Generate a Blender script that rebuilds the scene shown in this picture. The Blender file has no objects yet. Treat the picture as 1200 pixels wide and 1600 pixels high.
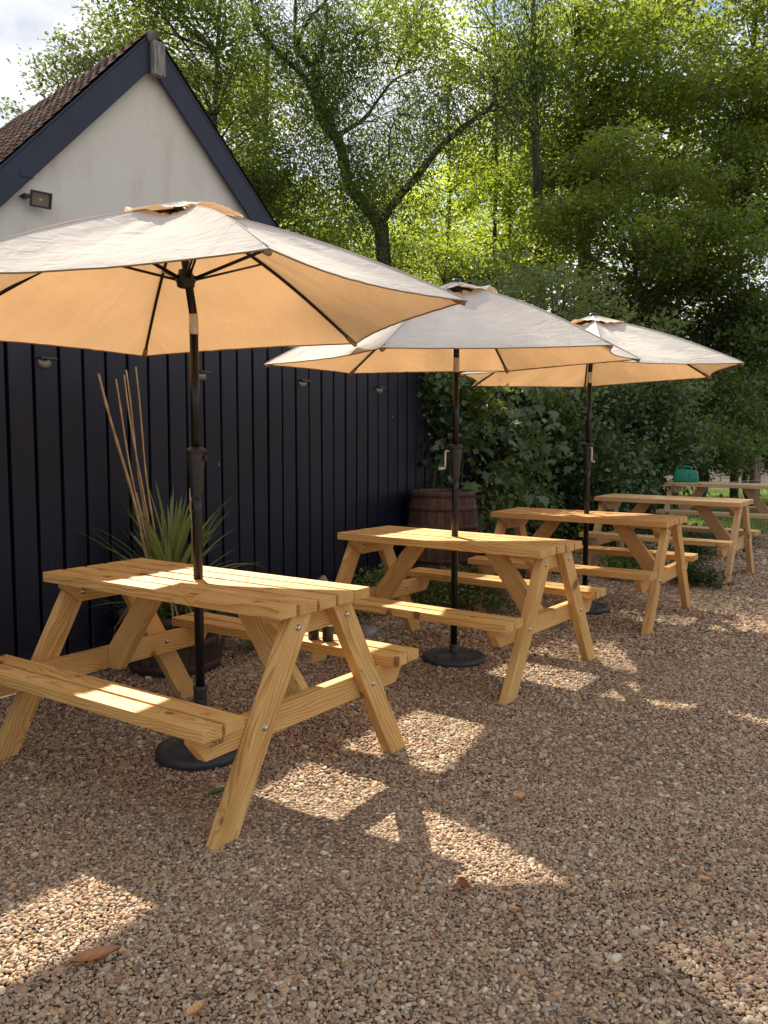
import bpy, bmesh, math, random
import numpy as np
from mathutils import Vector, Matrix, Euler
R_ = math.radians
random.seed(7)
sc = bpy.context.scene
COL = sc.collection

# ------------------------------------------------------------------ camera
FPX, CAMH = 1323.286, 1.325
pitch, roll = R_(-5.135), R_(0.11)
FW = np.array([0, math.cos(pitch), math.sin(pitch)])
RT0 = np.array([1., 0, 0]); UP0 = np.cross(RT0, FW)
RT = RT0*math.cos(roll)+UP0*math.sin(roll)
UP = -RT0*math.sin(roll)+UP0*math.cos(roll)
cd = bpy.data.cameras.new('camera')
cam = bpy.data.objects.new('camera', cd); COL.objects.link(cam)
cd.sensor_fit = 'VERTICAL'; cd.sensor_height = 36; cd.sensor_width = 27
cd.lens = FPX/1600*36
cd.clip_start = .05; cd.clip_end = 2000
m = Matrix((RT.tolist(), UP.tolist(), (-FW).tolist())).transposed().to_4x4()
m.translation = (0, 0, CAMH)
cam.matrix_world = m
sc.camera = cam
sc.render.resolution_x = 768; sc.render.resolution_y = 1024

# ------------------------------------------------------------------ light
SUN_EL, SUN_AZ = R_(41.5), R_(112.0)          # direction TO the sun, azimuth from +X
sdir = Vector((math.cos(SUN_AZ)*math.cos(SUN_EL), math.sin(SUN_AZ)*math.cos(SUN_EL), math.sin(SUN_EL)))
ld = bpy.data.lights.new('sun', 'SUN'); ld.energy = 5.0; ld.angle = R_(0.8); ld.color = (1.0, .915, .745)
sun = bpy.data.objects.new('sun', ld); COL.objects.link(sun)
sun.rotation_euler = sdir.to_track_quat('Z', 'Y').to_euler()
sun.location = (0, 0, 30)
w = bpy.data.worlds.new('World'); sc.world = w; w.use_nodes = True
nt = w.node_tree; nt.nodes.clear()
N = nt.nodes.new; K = nt.links.new
out = N('ShaderNodeOutputWorld'); bg = N('ShaderNodeBackground'); sky = N('ShaderNodeTexSky')
sky.sky_type = 'NISHITA'; sky.sun_disc = False; sky.sun_elevation = SUN_EL
sky.sun_rotation = math.atan2(sdir.x, sdir.y); sky.air_density = 1.0; sky.dust_density = 1.0
bg.inputs[1].default_value = .073
tc = N('ShaderNodeTexCoord'); mp = N('ShaderNodeMapping'); mp.inputs['Scale'].default_value = (1, 1, 1.6)
mp.inputs['Location'].default_value = (.37, .2, .1)
n1 = N('ShaderNodeTexNoise'); n1.inputs['Scale'].default_value = 3.2; n1.inputs['Detail'].default_value = 7; n1.inputs['Roughness'].default_value = .55
cr = N('ShaderNodeValToRGB'); cr.color_ramp.elements[0].position = .41; cr.color_ramp.elements[1].position = .52
n2 = N('ShaderNodeTexNoise'); n2.inputs['Scale'].default_value = 5.5; n2.inputs['Detail'].default_value = 6
cr2 = N('ShaderNodeValToRGB'); cr2.color_ramp.elements[0].position = .35; cr2.color_ramp.elements[1].position = .68
cr2.color_ramp.elements[0].color = (4.2, 4.5, 5.1, 1); cr2.color_ramp.elements[1].color = (9.6, 9.5, 9.4, 1)
mx = N('ShaderNodeMix'); mx.data_type = 'RGBA'
K(tc.outputs['Generated'], mp.inputs[0]); K(mp.outputs[0], n1.inputs[0]); K(mp.outputs[0], n2.inputs[0])
K(n1.outputs[0], cr.inputs[0]); K(n2.outputs[0], cr2.inputs[0])
K(cr.outputs[0], mx.inputs['Factor']); K(sky.outputs[0], mx.inputs['A']); K(cr2.outputs[0], mx.inputs['B'])
K(mx.outputs['Result'], bg.inputs[0]); K(bg.outputs[0], out.inputs[0])
sc.view_settings.view_transform = 'Standard'; sc.view_settings.look = 'None'
sc.view_settings.exposure = 1.2; sc.view_settings.gamma = 1
sc.view_settings.use_curve_mapping = False
try:
    sc.cycles.transparent_max_bounces = 8; sc.cycles.max_bounces = 8
    sc.cycles.diffuse_bounces = 4; sc.cycles.transmission_bounces = 6
except Exception: pass

# ------------------------------------------------------------------ helpers
def ray(x, y): return RT*(x-600)/FPX - UP*(y-800)/FPX + FW
def onz(x, y, z=0.0):
    d = ray(x, y); t = (z-CAMH)/d[2]
    return np.array([0, 0, CAMH])+d*t
def atd(x, y, dep):                       # point seen at (x, y) at world depth Y = dep
    d = ray(x, y); return np.array([0, 0, CAMH])+d*(dep/d[1])

def tag(o, label=None, cat=None, group=None, kind=None):
    if label: o['label'] = label
    if cat: o['category'] = cat
    if group: o['group'] = group
    if kind: o['kind'] = kind
    return o
def empty(name, loc, rz=0, **k):
    o = bpy.data.objects.new(name, None); COL.objects.link(o)
    o.location = [float(v) for v in loc]; o.rotation_euler = (0, 0, rz); o.empty_display_size = .1
    return tag(o, **k)
def link(name, me, mat, parent=None, **k):
    o = bpy.data.objects.new(name, me); COL.objects.link(o)
    if mat is not None and not me.materials: me.materials.append(mat)
    if parent is not None: o.parent = parent
    return tag(o, **k)

class MB:
    """collects shapes; verts, faces, per vertex 'grain' vector, smooth flags"""
    def __init__(s): s.v = []; s.f = []; s.g = []; s.sm = []
    def add(s, verts, faces, smooth=False, grain=None, M=None):
        o = len(s.v)
        verts = [Vector(v) for v in verts]
        s.g += [tuple(v) for v in (grain if grain is not None else verts)]
        if M is not None: verts = [M@v for v in verts]
        s.v += [tuple(v) for v in verts]
        s.f += [tuple(o+i for i in f) for f in faces]
        s.sm += [smooth]*len(faces)
        return s
    def mesh(s, name):
        me = bpy.data.meshes.new(name); me.from_pydata(s.v, [], s.f)
        me.polygons.foreach_set('use_smooth', s.sm)
        a = me.attributes.new('grain', 'FLOAT_VECTOR', 'POINT')
        a.data.foreach_set('vector', np.array(s.g, dtype=np.float32).ravel())
        me.update(); return me
    def build(s, name, mat, parent=None, **k): return link(name, s.mesh(name), mat, parent, **k)

def prism(mb, poly, th, bev=.003, M=None, axis='y', smooth=False):
    """extrude polygon (in x,z) by th along y, with bevelled edges; grain along x"""
    bm = bmesh.new()
    a = [bm.verts.new((p[0], -th/2, p[1])) for p in poly]
    b = [bm.verts.new((p[0], th/2, p[1])) for p in poly]
    n = len(poly)
    bm.faces.new(a); bm.faces.new(b[::-1])
    for i in range(n): bm.faces.new((a[(i+1) % n], a[i], b[i], b[(i+1) % n]))
    bmesh.ops.recalc_face_normals(bm, faces=bm.faces)
    if bev: bmesh.ops.bevel(bm, geom=list(bm.edges), offset=bev, segments=2, affect='EDGES', profile=.6)
    off = Vector((random.uniform(-50, 50), random.uniform(.02, .09)*random.choice((-1, 1)), random.uniform(.03, .10)*random.choice((-1, 1))))
    bm.verts.index_update()
    vs = [v.co.copy() for v in bm.verts]
    mb.add(vs, [[v.index for v in f.verts] for f in bm.faces], smooth, [v+off for v in vs], M)
    bm.free()
def box(mb, sx, sy, sz, M=None, bev=.003, smooth=False):
    prism(mb, [(-sx/2, -sz/2), (sx/2, -sz/2), (sx/2, sz/2), (-sx/2, sz/2)], sy, bev, M, smooth=smooth)
T = Matrix.Translation
def lathe(mb, prof, n=24, M=None, smooth=True, cap=True):
    vs = []; fs = []
    for r, z in prof:
        for i in range(n):
            a = 2*math.pi*i/n; vs.append((r*math.cos(a), r*math.sin(a), z))
    for j in range(len(prof)-1):
        for i in range(n):
            k = (i+1) % n; fs.append((j*n+i, j*n+k, (j+1)*n+k, (j+1)*n+i))
    if cap:
        fs.append(tuple(range(n-1, -1, -1))); fs.append(tuple((len(prof)-1)*n+i for i in range(n)))
    mb.add(vs, fs, smooth, None, M)
def tube(mb, pts, rad, n=8, smooth=True, cap=True, jit=0, seed=0):
    pts = [Vector([float(c) for c in p]) for p in pts]
    rad = rad if hasattr(rad, '__len__') else [rad]*len(pts)
    rr = random.Random(seed); vs = []; fs = []
    prev = None
    for i, p in enumerate(pts):
        d = (pts[min(i+1, len(pts)-1)]-pts[max(i-1, 0)]).normalized()
        if prev is None: u = d.orthogonal().normalized()
        else: u = (prev-d*prev.dot(d)).normalized()
        prev = u; v = d.cross(u)
        for k in range(n):
            a = 2*math.pi*k/n; q = rad[i]*(1+rr.uniform(-jit, jit))
            vs.append(p+u*math.cos(a)*q+v*math.sin(a)*q)
    for j in range(len(pts)-1):
        for i in range(n):
            k = (i+1) % n; fs.append((j*n+i, j*n+k, (j+1)*n+k, (j+1)*n+i))
    if cap: fs.append(tuple(range(n-1, -1, -1))); fs.append(tuple((len(pts)-1)*n+i for i in range(n)))
    mb.add(vs, fs, smooth)
def spline(pts, k=5):
    P = [np.array(p, float) for p in pts]; P = [2*P[0]-P[1]]+P+[2*P[-1]-P[-2]]; o = []
    for i in range(1, len(P)-2):
        for t in np.linspace(0, 1, k, endpoint=False):
            a, b, c, d = P[i-1:i+3]
            o.append(.5*((2*b)+(-a+c)*t+(2*a-5*b+4*c-d)*t*t+(-a+3*b-3*c+d)*t**3))
    o.append(P[-2]); return o

# ------------------------------------------------------------------ materials
def mat(name, color=(.5, .5, .5), rough=.6, metal=0, spec=None):
    m = bpy.data.materials.new(name); m.use_nodes = True
    b = m.node_tree.nodes['Principled BSDF']
    b.inputs['Base Color'].default_value = (*color, 1); b.inputs['Roughness'].default_value = rough
    b.inputs['Metallic'].default_value = metal
    if spec is not None: b.inputs['Specular IOR Level'].default_value = spec
    return m
def nodes(m):
    t = m.node_tree
    return t, t.nodes.new, t.links.new, t.nodes['Principled BSDF']
def ramp(N, stops):
    r = N('ShaderNodeValToRGB'); e = r.color_ramp.elements
    while len(e) < len(stops): e.new(.5)
    for q, (p, c) in zip(e, stops):
        q.position = p; q.color = (*c, 1) if len(c) == 3 else c
    return r
def bump(t, N, K, b, h, strength=.4, dist=.002):
    bp = N('ShaderNodeBump'); bp.inputs['Strength'].default_value = strength; bp.inputs['Distance'].default_value = dist
    K(h, bp.inputs['Height']); K(bp.outputs[0], b.inputs['Normal']); return bp
def noisy(name, c1, c2, scale=8, rough=.6, bs=.3, bd=.002, coord='Object', detail=6, stretch=(1, 1, 1), spec=None, metal=0, lo=.35, hi=.65):
    m = mat(name, c1, rough, metal, spec); t, N, K, b = nodes(m)
    tc = N('ShaderNodeTexCoord'); mp = N('ShaderNodeMapping'); mp.inputs['Scale'].default_value = stretch
    n = N('ShaderNodeTexNoise'); n.inputs['Scale'].default_value = scale; n.inputs['Detail'].default_value = detail
    K(tc.outputs[coord], mp.inputs[0]); K(mp.outputs[0], n.inputs[0])
    r = ramp(N, [(lo, c1), (hi, c2)]); K(n.outputs[0], r.inputs[0]); K(r.outputs[0], b.inputs['Base Color'])
    if bs: bump(t, N, K, b, n.outputs[0], bs, bd)
    return m

def wood_mat(name, light, dark, knot=(.16, .06, .02), pale=1.0):
    m = mat(name, light, .62, spec=.3); t, N, K, b = nodes(m)
    at = N('ShaderNodeAttribute'); at.attribute_name = 'grain'
    def vm(op, a, bb):
        q = N('ShaderNodeVectorMath'); q.operation = op
        K(a, q.inputs[0])
        if isinstance(bb, tuple): q.inputs[1].default_value = bb
        else: K(bb, q.inputs[1])
        return q
    def mt(op, a, bb=None, c=None):
        q = N('ShaderNodeMath'); q.operation = op
        for i, x in enumerate((a, bb, c)):
            if x is None: continue
            if isinstance(x, (int, float)): q.inputs[i].default_value = x
            else: K(x, q.inputs[i])
        return q.outputs[0]
    # knots
    kv = vm('MULTIPLY', at.outputs['Vector'], (5.5, 9.5, 3.2))
    vo = N('ShaderNodeTexVoronoi'); vo.inputs['Scale'].default_value = 1.0; K(kv.outputs[0], vo.inputs['Vector'])
    kd = vo.outputs['Distance']
    # low frequency warp
    wv = vm('MULTIPLY', at.outputs['Vector'], (1.1, 5, 5))
    nz = N('ShaderNodeTexNoise'); nz.inputs['Scale'].default_value = 1.0; nz.inputs['Detail'].default_value = 3; K(wv.outputs[0], nz.inputs['Vector'])
    flat = vm('MULTIPLY', at.outputs['Vector'], (0, 1, 1))
    ln = N('ShaderNodeVectorMath'); ln.operation = 'LENGTH'; K(flat.outputs[0], ln.inputs[0])
    kk = mt('MULTIPLY', mt('SUBTRACT', .28, mt('MINIMUM', kd, .28)), .09)
    rr = mt('ADD', mt('ADD', ln.outputs['Value'], mt('MULTIPLY', nz.outputs[0], .12)), kk)
    fr = mt('FRACT', mt('MULTIPLY', rr, 95))
    ringm = N('ShaderNodeMapRange'); ringm.inputs[1].default_value = .35; ringm.inputs[2].default_value = .95
    K(fr, ringm.inputs[0])
    fall = N('ShaderNodeMapRange'); fall.inputs[1].default_value = .95; fall.inputs[2].default_value = 1.0; fall.inputs[3].default_value = 1; fall.inputs[4].default_value = 0
    K(fr, fall.inputs[0])
    ring = mt('MULTIPLY', ringm.outputs[0], fall.outputs[0])
    # fine fibre
    fv = vm('MULTIPLY', at.outputs['Vector'], (9, 380, 380))
    fn = N('ShaderNodeTexNoise'); fn.inputs['Scale'].default_value = 1; fn.inputs['Detail'].default_value = 3; K(fv.outputs[0], fn.inputs['Vector'])
    # broad tone
    bv = vm('MULTIPLY', at.outputs['Vector'], (3, 10, 10))
    bn = N('ShaderNodeTexNoise'); bn.inputs['Scale'].default_value = 1; bn.inputs['Detail'].default_value = 5; K(bv.outputs[0], bn.inputs['Vector'])
    f = mt('ADD', mt('MULTIPLY', ring, .38), mt('ADD', mt('MULTIPLY', fn.outputs[0], .38), mt('MULTIPLY', bn.outputs[0], .72)))
    r = ramp(N, [(.34, light), (.95, dark)]); K(f, r.inputs[0])
    km = N('ShaderNodeMapRange'); km.inputs[1].default_value = .11; km.inputs[2].default_value = .155; km.inputs[3].default_value = 1; km.inputs[4].default_value = 0
    K(kd, km.inputs[0])
    halo = N('ShaderNodeMapRange'); halo.inputs[1].default_value = .13; halo.inputs[2].default_value = .30; halo.inputs[3].default_value = .45; halo.inputs[4].default_value = 0
    K(kd, halo.inputs[0])
    m1 = N('ShaderNodeMix'); m1.data_type = 'RGBA'; K(halo.outputs[0], m1.inputs['Factor']); K(r.outputs[0], m1.inputs['A']); m1.inputs['B'].default_value = (*dark, 1)
    m2 = N('ShaderNodeMix'); m2.data_type = 'RGBA'; K(mt('MULTIPLY', km.outputs[0], .85), m2.inputs['Factor']); K(m1.outputs['Result'], m2.inputs['A']); m2.inputs['B'].default_value = (*knot, 1)
    K(m2.outputs['Result'], b.inputs['Base Color'])
    bump(t, N, K, b, mt('ADD', mt('MULTIPLY', ring, .5), fn.outputs[0]), .35, .0012)
    return m
M_WOOD = wood_mat('new_pine', (.75, .485, .185), (.46, .22, .052))
M_WOODP = wood_mat('haze_pale_pine', (.65, .42, .205), (.42, .235, .09))  # fourth table: paler, pinker wood with distance haze put into the colour
M_BLACK = mat('black_powder_coat', (.008, .008, .009), .30, spec=.42)
M_BLACKP = noisy('black_plastic', (.012, .012, .014), (.022, .022, .025), 30, .42, .1)
M_BASE = noisy('base_plastic', (.022, .026, .032), (.034, .038, .045), 60, .5, .25, .001)
M_STEEL = noisy('zinc_bolt', (.55, .53, .48), (.68, .66, .62), 90, .32, .1, metal=1)
M_ALU = noisy('bare_aluminium', (.55, .50, .42), (.66, .62, .55), 30, .42, .05, metal=.6)

def cloth_mat():
    m = bpy.data.materials.new('canopy_cloth'); m.use_nodes = True
    t = m.node_tree; t.nodes.clear(); N = t.nodes.new; K = t.links.new
    o = N('ShaderNodeOutputMaterial'); d = N('ShaderNodeBsdfDiffuse'); tr = N('ShaderNodeBsdfTranslucent'); mx = N('ShaderNodeMixShader')
    tc = N('ShaderNodeTexCoord')
    n = N('ShaderNodeTexNoise'); n.inputs['Scale'].default_value = 3; n.inputs['Detail'].default_value = 6
    K(tc.outputs['Object'], n.inputs[0])
    r = ramp(N, [(.3, (.72, .675, .61)), (.7, (.78, .74, .685))]); K(n.outputs[0], r.inputs[0]); K(r.outputs[0], d.inputs[0])
    r2 = ramp(N, [(.3, (.47, .262, .12)), (.7, (.53, .305, .145))]); K(n.outputs[0], r2.inputs[0]); K(r2.outputs[0], tr.inputs[0])
    mx.inputs[0].default_value = .33
    K(d.outputs[0], mx.inputs[1]); K(tr.outputs[0], mx.inputs[2]); K(mx.outputs[0], o.inputs[0])
    # creases: stretched along the radial direction held in 'grain' (x = radius, y = across)
    at = N('ShaderNodeAttribute'); at.attribute_name = 'grain'
    mp = N('ShaderNodeMapping'); mp.inputs['Scale'].default_value = (2.2, 13, 1); K(at.outputs['Vector'], mp.inputs[0])
    c1 = N('ShaderNodeTexNoise'); c1.inputs['Scale'].default_value = 1; c1.inputs['Detail'].default_value = 5; c1.inputs['Distortion'].default_value = .7; K(mp.outputs[0], c1.inputs[0])
    mp2 = N('ShaderNodeMapping'); mp2.inputs['Scale'].default_value = (9, 6, 1); mp2.inputs['Rotation'].default_value = (0, 0, .6); K(at.outputs['Vector'], mp2.inputs[0])
    c2 = N('ShaderNodeTexNoise'); c2.inputs['Scale'].default_value = 1; c2.inputs['Detail'].default_value = 7; c2.inputs['Distortion'].default_value = 1.6; K(mp2.outputs[0], c2.inputs[0])
    ad = N('ShaderNodeMath'); ad.operation = 'ADD'; K(c1.outputs[0], ad.inputs[0]); K(c2.outputs[0], ad.inputs[1])
    b = N('ShaderNodeBump'); b.inputs['Strength'].default_value = .7; b.inputs['Distance'].default_value = .010
    K(ad.outputs[0], b.inputs['Height']); K(b.outputs[0], d.inputs['Normal']); K(b.outputs[0], tr.inputs['Normal'])
    return m
M_CLOTH = cloth_mat()
M_HEM = mat('canopy_hem', (.30, .20, .11), .8)

def leaf_mat(name, c1, c2, tcol, tr=.5, rough=.45, gloss=.06):
    m = bpy.data.materials.new(name); m.use_nodes = True
    t = m.node_tree; t.nodes.clear(); N = t.nodes.new; K = t.links.new
    o = N('ShaderNodeOutputMaterial'); d = N('ShaderNodeBsdfDiffuse'); tb = N('ShaderNodeBsdfTranslucent'); g = N('ShaderNodeBsdfGlossy')
    at = N('ShaderNodeAttribute'); at.attribute_name = 'tone'
    r = ramp(N, [(0, c1), (1, c2)]); K(at.outputs['Fac'], r.inputs[0]); K(r.outputs[0], d.inputs[0])
    r2 = ramp(N, [(0, tuple(x*.62 for x in tcol)), (1, tcol)]); K(at.outputs['Fac'], r2.inputs[0]); K(r2.outputs[0], tb.inputs[0])
    g.inputs['Roughness'].default_value = rough; g.inputs[0].default_value = (.8, .85, .8, 1)
    m1 = N('ShaderNodeMixShader'); m1.inputs[0].default_value = tr
    m2 = N('ShaderNodeMixShader'); m2.inputs[0].default_value = gloss
    K(d.outputs[0], m1.inputs[1]); K(tb.outputs[0], m1.inputs[2]); K(m1.outputs[0], m2.inputs[1]); K(g.outputs[0], m2.inputs[2]); K(m2.outputs[0], o.inputs[0])
    return m
L_WILLOW = leaf_mat('willow_leaf', (.035, .062, .014), (.08, .12, .028), (.25, .33, .045), .5, gloss=.02)
L_LIME = leaf_mat('lime_leaf', (.06, .10, .015), (.13, .19, .03), (.66, .76, .05), .66)
L_MAPLE = leaf_mat('maple_leaf', (.035, .06, .014), (.075, .12, .025), (.38, .46, .045), .54)
L_LIME2 = leaf_mat('fresh_leaf', (.05, .085, .015), (.11, .165, .03), (.46, .58, .045), .58)
L_DARK = leaf_mat('dark_leaf', (.035, .055, .014), (.085, .12, .028), (.30, .38, .045), .45)
L_IVY = leaf_mat('ivy_leaf', (.03, .058, .016), (.075, .12, .032), (.10, .17, .04), .3, .35, .06)
L_SYC = leaf_mat('sycamore_leaf', (.06, .10, .045), (.12, .175, .09), (.12, .2, .05), .3, .5, .03)
L_ELDER = leaf_mat('elder_leaf', (.07, .10, .025), (.15, .19, .06), (.25, .3, .06), .4)
L_SWORD = leaf_mat('sword_leaf', (.11, .16, .04), (.28, .31, .09), (.42, .46, .10), .4)
L_GRASS = leaf_mat('grass_blade', (.07, .12, .02), (.17, .24, .05), (.35, .45, .08), .4)
L_DRY = leaf_mat('dry_leaf', (.22, .13, .06), (.38, .26, .14), (.2, .1, .03), .2)
M_BARK = noisy('bark', (.030, .024, .018), (.085, .07, .052), 9, .9, 1.0, .03, stretch=(1, 1, .25))
M_BARKP = noisy('pale_bark', (.022, .019, .015), (.075, .066, .054), 7, .9, 1.0, .03, stretch=(1, 1, .3))

# ------------------------------------------------------------------ leaves as real small faces
def leaf_cloud(name, C, Rr, n, size, m, parent, seed=0, flat=.35, shell=.45, down=0.0, aspect=.55, tone_c=None, spray=16, **k):
    """C: (k,3) clump centres, Rr: (k,3) radii, n leaves overall"""
    g = np.random.default_rng(seed)
    C = np.asarray(C, float); Rr = np.asarray(Rr, float)
    vol = (Rr.prod(1))**(2/3); idx = g.choice(len(C), n, p=vol/vol.sum())
    d = g.normal(size=(n, 3)); d /= np.linalg.norm(d, axis=1)[:, None]
    rad = (g.random(n)**(1/3))
    rad = np.where(g.random(n) < shell, .75+.3*g.random(n), rad)
    P = C[idx]+d*rad[:, None]*Rr[idx]
    tw = None
    if spray > 1:
        ns_ = max(1, n//spray); own = g.integers(0, ns_, n)
        lay = g.normal(size=(n, 3))*size*np.array([1.75, 1.75, 1.0 if down < .5 else 2.6])
        P = P[:ns_][own]+lay; idx = idx[:ns_][own]; tw = g.random(ns_)[own]; dax = g.normal(size=(ns_, 3))[own]
    # orientation
    ax = g.normal(size=(n, 3))
    if tw is not None: ax = ax*.6+dax*.8
    ax[:, 2] = ax[:, 2]*.6-down; ax /= np.linalg.norm(ax, axis=1)[:, None]
    up = g.normal(size=(n, 3))*1.0; up[:, 2] += flat*3
    sd = np.cross(ax, up); sd /= np.linalg.norm(sd, axis=1)[:, None]
    nn = np.cross(sd, ax)
    s = size*(.5+.95*g.random(n)**1.3)[:, None]
    base = P-ax*s*.5; tip = P+ax*s*.5+nn*s*(-.12)
    mid = P+nn*s*.07
    l = mid+sd*s*aspect*.5-ax*s*.05; r = mid-sd*s*aspect*.5-ax*s*.05
    V = np.stack([base, r, tip, l], 1).reshape(-1, 3).astype(np.float32)
    me = bpy.data.meshes.new(name)
    me.vertices.add(4*n); me.vertices.foreach_set('co', V.ravel())
    me.loops.add(4*n); me.loops.foreach_set('vertex_index', np.arange(4*n, dtype=np.int32))
    me.polygons.add(n); me.polygons.foreach_set('loop_start', np.arange(0, 4*n, 4, dtype=np.int32))
    try: me.polygons.foreach_set('loop_total', np.full(n, 4, dtype=np.int32))
    except Exception: pass
    tc_ = g.random(len(C)) if tone_c is None else np.asarray(tone_c)
    tone = np.clip(tc_[idx]*.45+(tw if tw is not None else g.random(n))*.3+g.random(n)*.25, 0, 1)
    a = me.attributes.new('tone', 'FLOAT', 'POINT'); a.data.foreach_set('value', np.repeat(tone, 4).astype(np.float32))
    me.update(calc_edges=True); me.validate()
    return link(name, me, m, parent, **k)

# ------------------------------------------------------------------ ground
def sheet(name, pts, z, m, sub=0, **k):
    mb = MB(); mb.add([(p[0], p[1], z) for p in pts], [tuple(range(len(pts)))]); return mb.build(name, m, None, **k)
def gravel_ground_mat():
    m = mat('gravel_bed', (.2, .15, .1), .9, spec=.2); t, N, K, b = nodes(m)
    tc = N('ShaderNodeTexCoord'); v = N('ShaderNodeTexVoronoi'); v.inputs['Scale'].default_value = 95
    v2 = N('ShaderNodeTexVoronoi'); v2.inputs['Scale'].default_value = 70; v2.feature = 'F1'
    K(tc.outputs['Object'], v.inputs[0])
    sp = N('ShaderNodeSeparateColor'); K(v.outputs['Color'], sp.inputs[0])
    r = ramp(N, [(0, (.09, .06, .042)), (.3, (.20, .13, .088)), (.6, (.29, .195, .13)), (.85, (.38, .28, .19)), (1, (.50, .42, .32))])
    K(sp.outputs[0], r.inputs[0])
    n = N('ShaderNodeTexNoise'); n.inputs['Scale'].default_value = 1.3; n.inputs['Detail'].default_value = 5; K(tc.outputs['Object'], n.inputs[0])
    rr = ramp(N, [(.35, (.75, .72, .7)), (.65, (1.05, 1.03, 1.0))]); K(n.outputs[0], rr.inputs[0])
    mx = N('ShaderNodeMix'); mx.data_type = 'RGBA'; mx.blend_type = 'MULTIPLY'; mx.inputs['Factor'].default_value = 1
    K(r.outputs[0], mx.inputs['A']); K(rr.outputs[0], mx.inputs['B']); K(mx.outputs['Result'], b.inputs['Base Color'])
    iv = N('ShaderNodeMath'); iv.operation = 'SUBTRACT'; iv.inputs[0].default_value = 1; K(v.outputs['Distance'], iv.inputs[1])
    bump(t, N, K, b, iv.outputs[0], 1.0, .012)
    return m
M_GBED = gravel_ground_mat()
M_SOIL = noisy('woodland_soil', (.022, .017, .011), (.062, .045, .030), 3, .95, .6, .03, detail=10)
M_LAWNB = noisy('lawn_soil', (.05, .075, .02), (.10, .13, .04), 6, .95, .5, .02, detail=10)
sheet('ground', [(-400, -200), (400, -200), (400, 800), (-400, 800)], -.008, M_SOIL, kind='structure')
A0 = np.array([-1.94, 4.18]); FY = R_(56)
FD = np.array([math.cos(FY), math.sin(FY)]); FN = np.array([-FD[1], FD[0]])     # along / behind fence
def fp(s, off=0, z=0): q = A0+FD*s+FN*off; return (q[0], q[1], z)
gravel_outline = [fp(-4.5), fp(7.2), (4.1, 10.2), (4.6, 11.3), (6.6, 11.9), (9.5, 11.4), (14, 10.5), (14, -4), (-6, -4)]
sheet('gravel_yard', gravel_outline, -.002, M_GBED, kind='structure')
sheet('lawn', [(3.6, 11.2), (4.6, 11.25), (6.6, 11.95), (9.5, 11.45), (14, 10.6), (30, 10), (30, 25), (6.5, 25), (4.2, 15)], .003, M_LAWNB, kind='structure')

def pebble_mat():
    m = mat('pebble', (.3, .22, .15), .75, spec=.3); t, N, K, b = nodes(m)
    at = N('ShaderNodeAttribute'); at.attribute_name = 'pc'; at.attribute_type = 'INSTANCER'
    r = ramp(N, [(0, (.09, .08, .075)), (.04, (.18, .115, .078)), (.18, (.29, .18, .112)), (.38, (.36, .232, .142)), (.58, (.42, .295, .185)), (.68, (.34, .285, .225)), (.79, (.47, .32, .19)), (.84, (.48, .285, .155)), (.93, (.52, .42, .30)), (1, (.62, .54, .42))])
    K(at.outputs['Fac'], r.inputs[0])
    tc = N('ShaderNodeTexCoord'); n = N('ShaderNodeTexNoise'); n.inputs['Scale'].default_value = 2.0; n.inputs['Detail'].default_value = 4; K(tc.outputs['Object'], n.inputs[0])
    rr = ramp(N, [(.3, (.8, .8, .8)), (.7, (1.1, 1.08, 1.05))]); K(n.outputs[0], rr.inputs[0])
    mx = N('ShaderNodeMix'); mx.data_type = 'RGBA'; mx.blend_type = 'MULTIPLY'; mx.inputs['Factor'].default_value = 1
    K(r.outputs[0], mx.inputs['A']); K(rr.outputs[0], mx.inputs['B']); K(mx.outputs['Result'], b.inputs['Base Color'])
    return m
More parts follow.
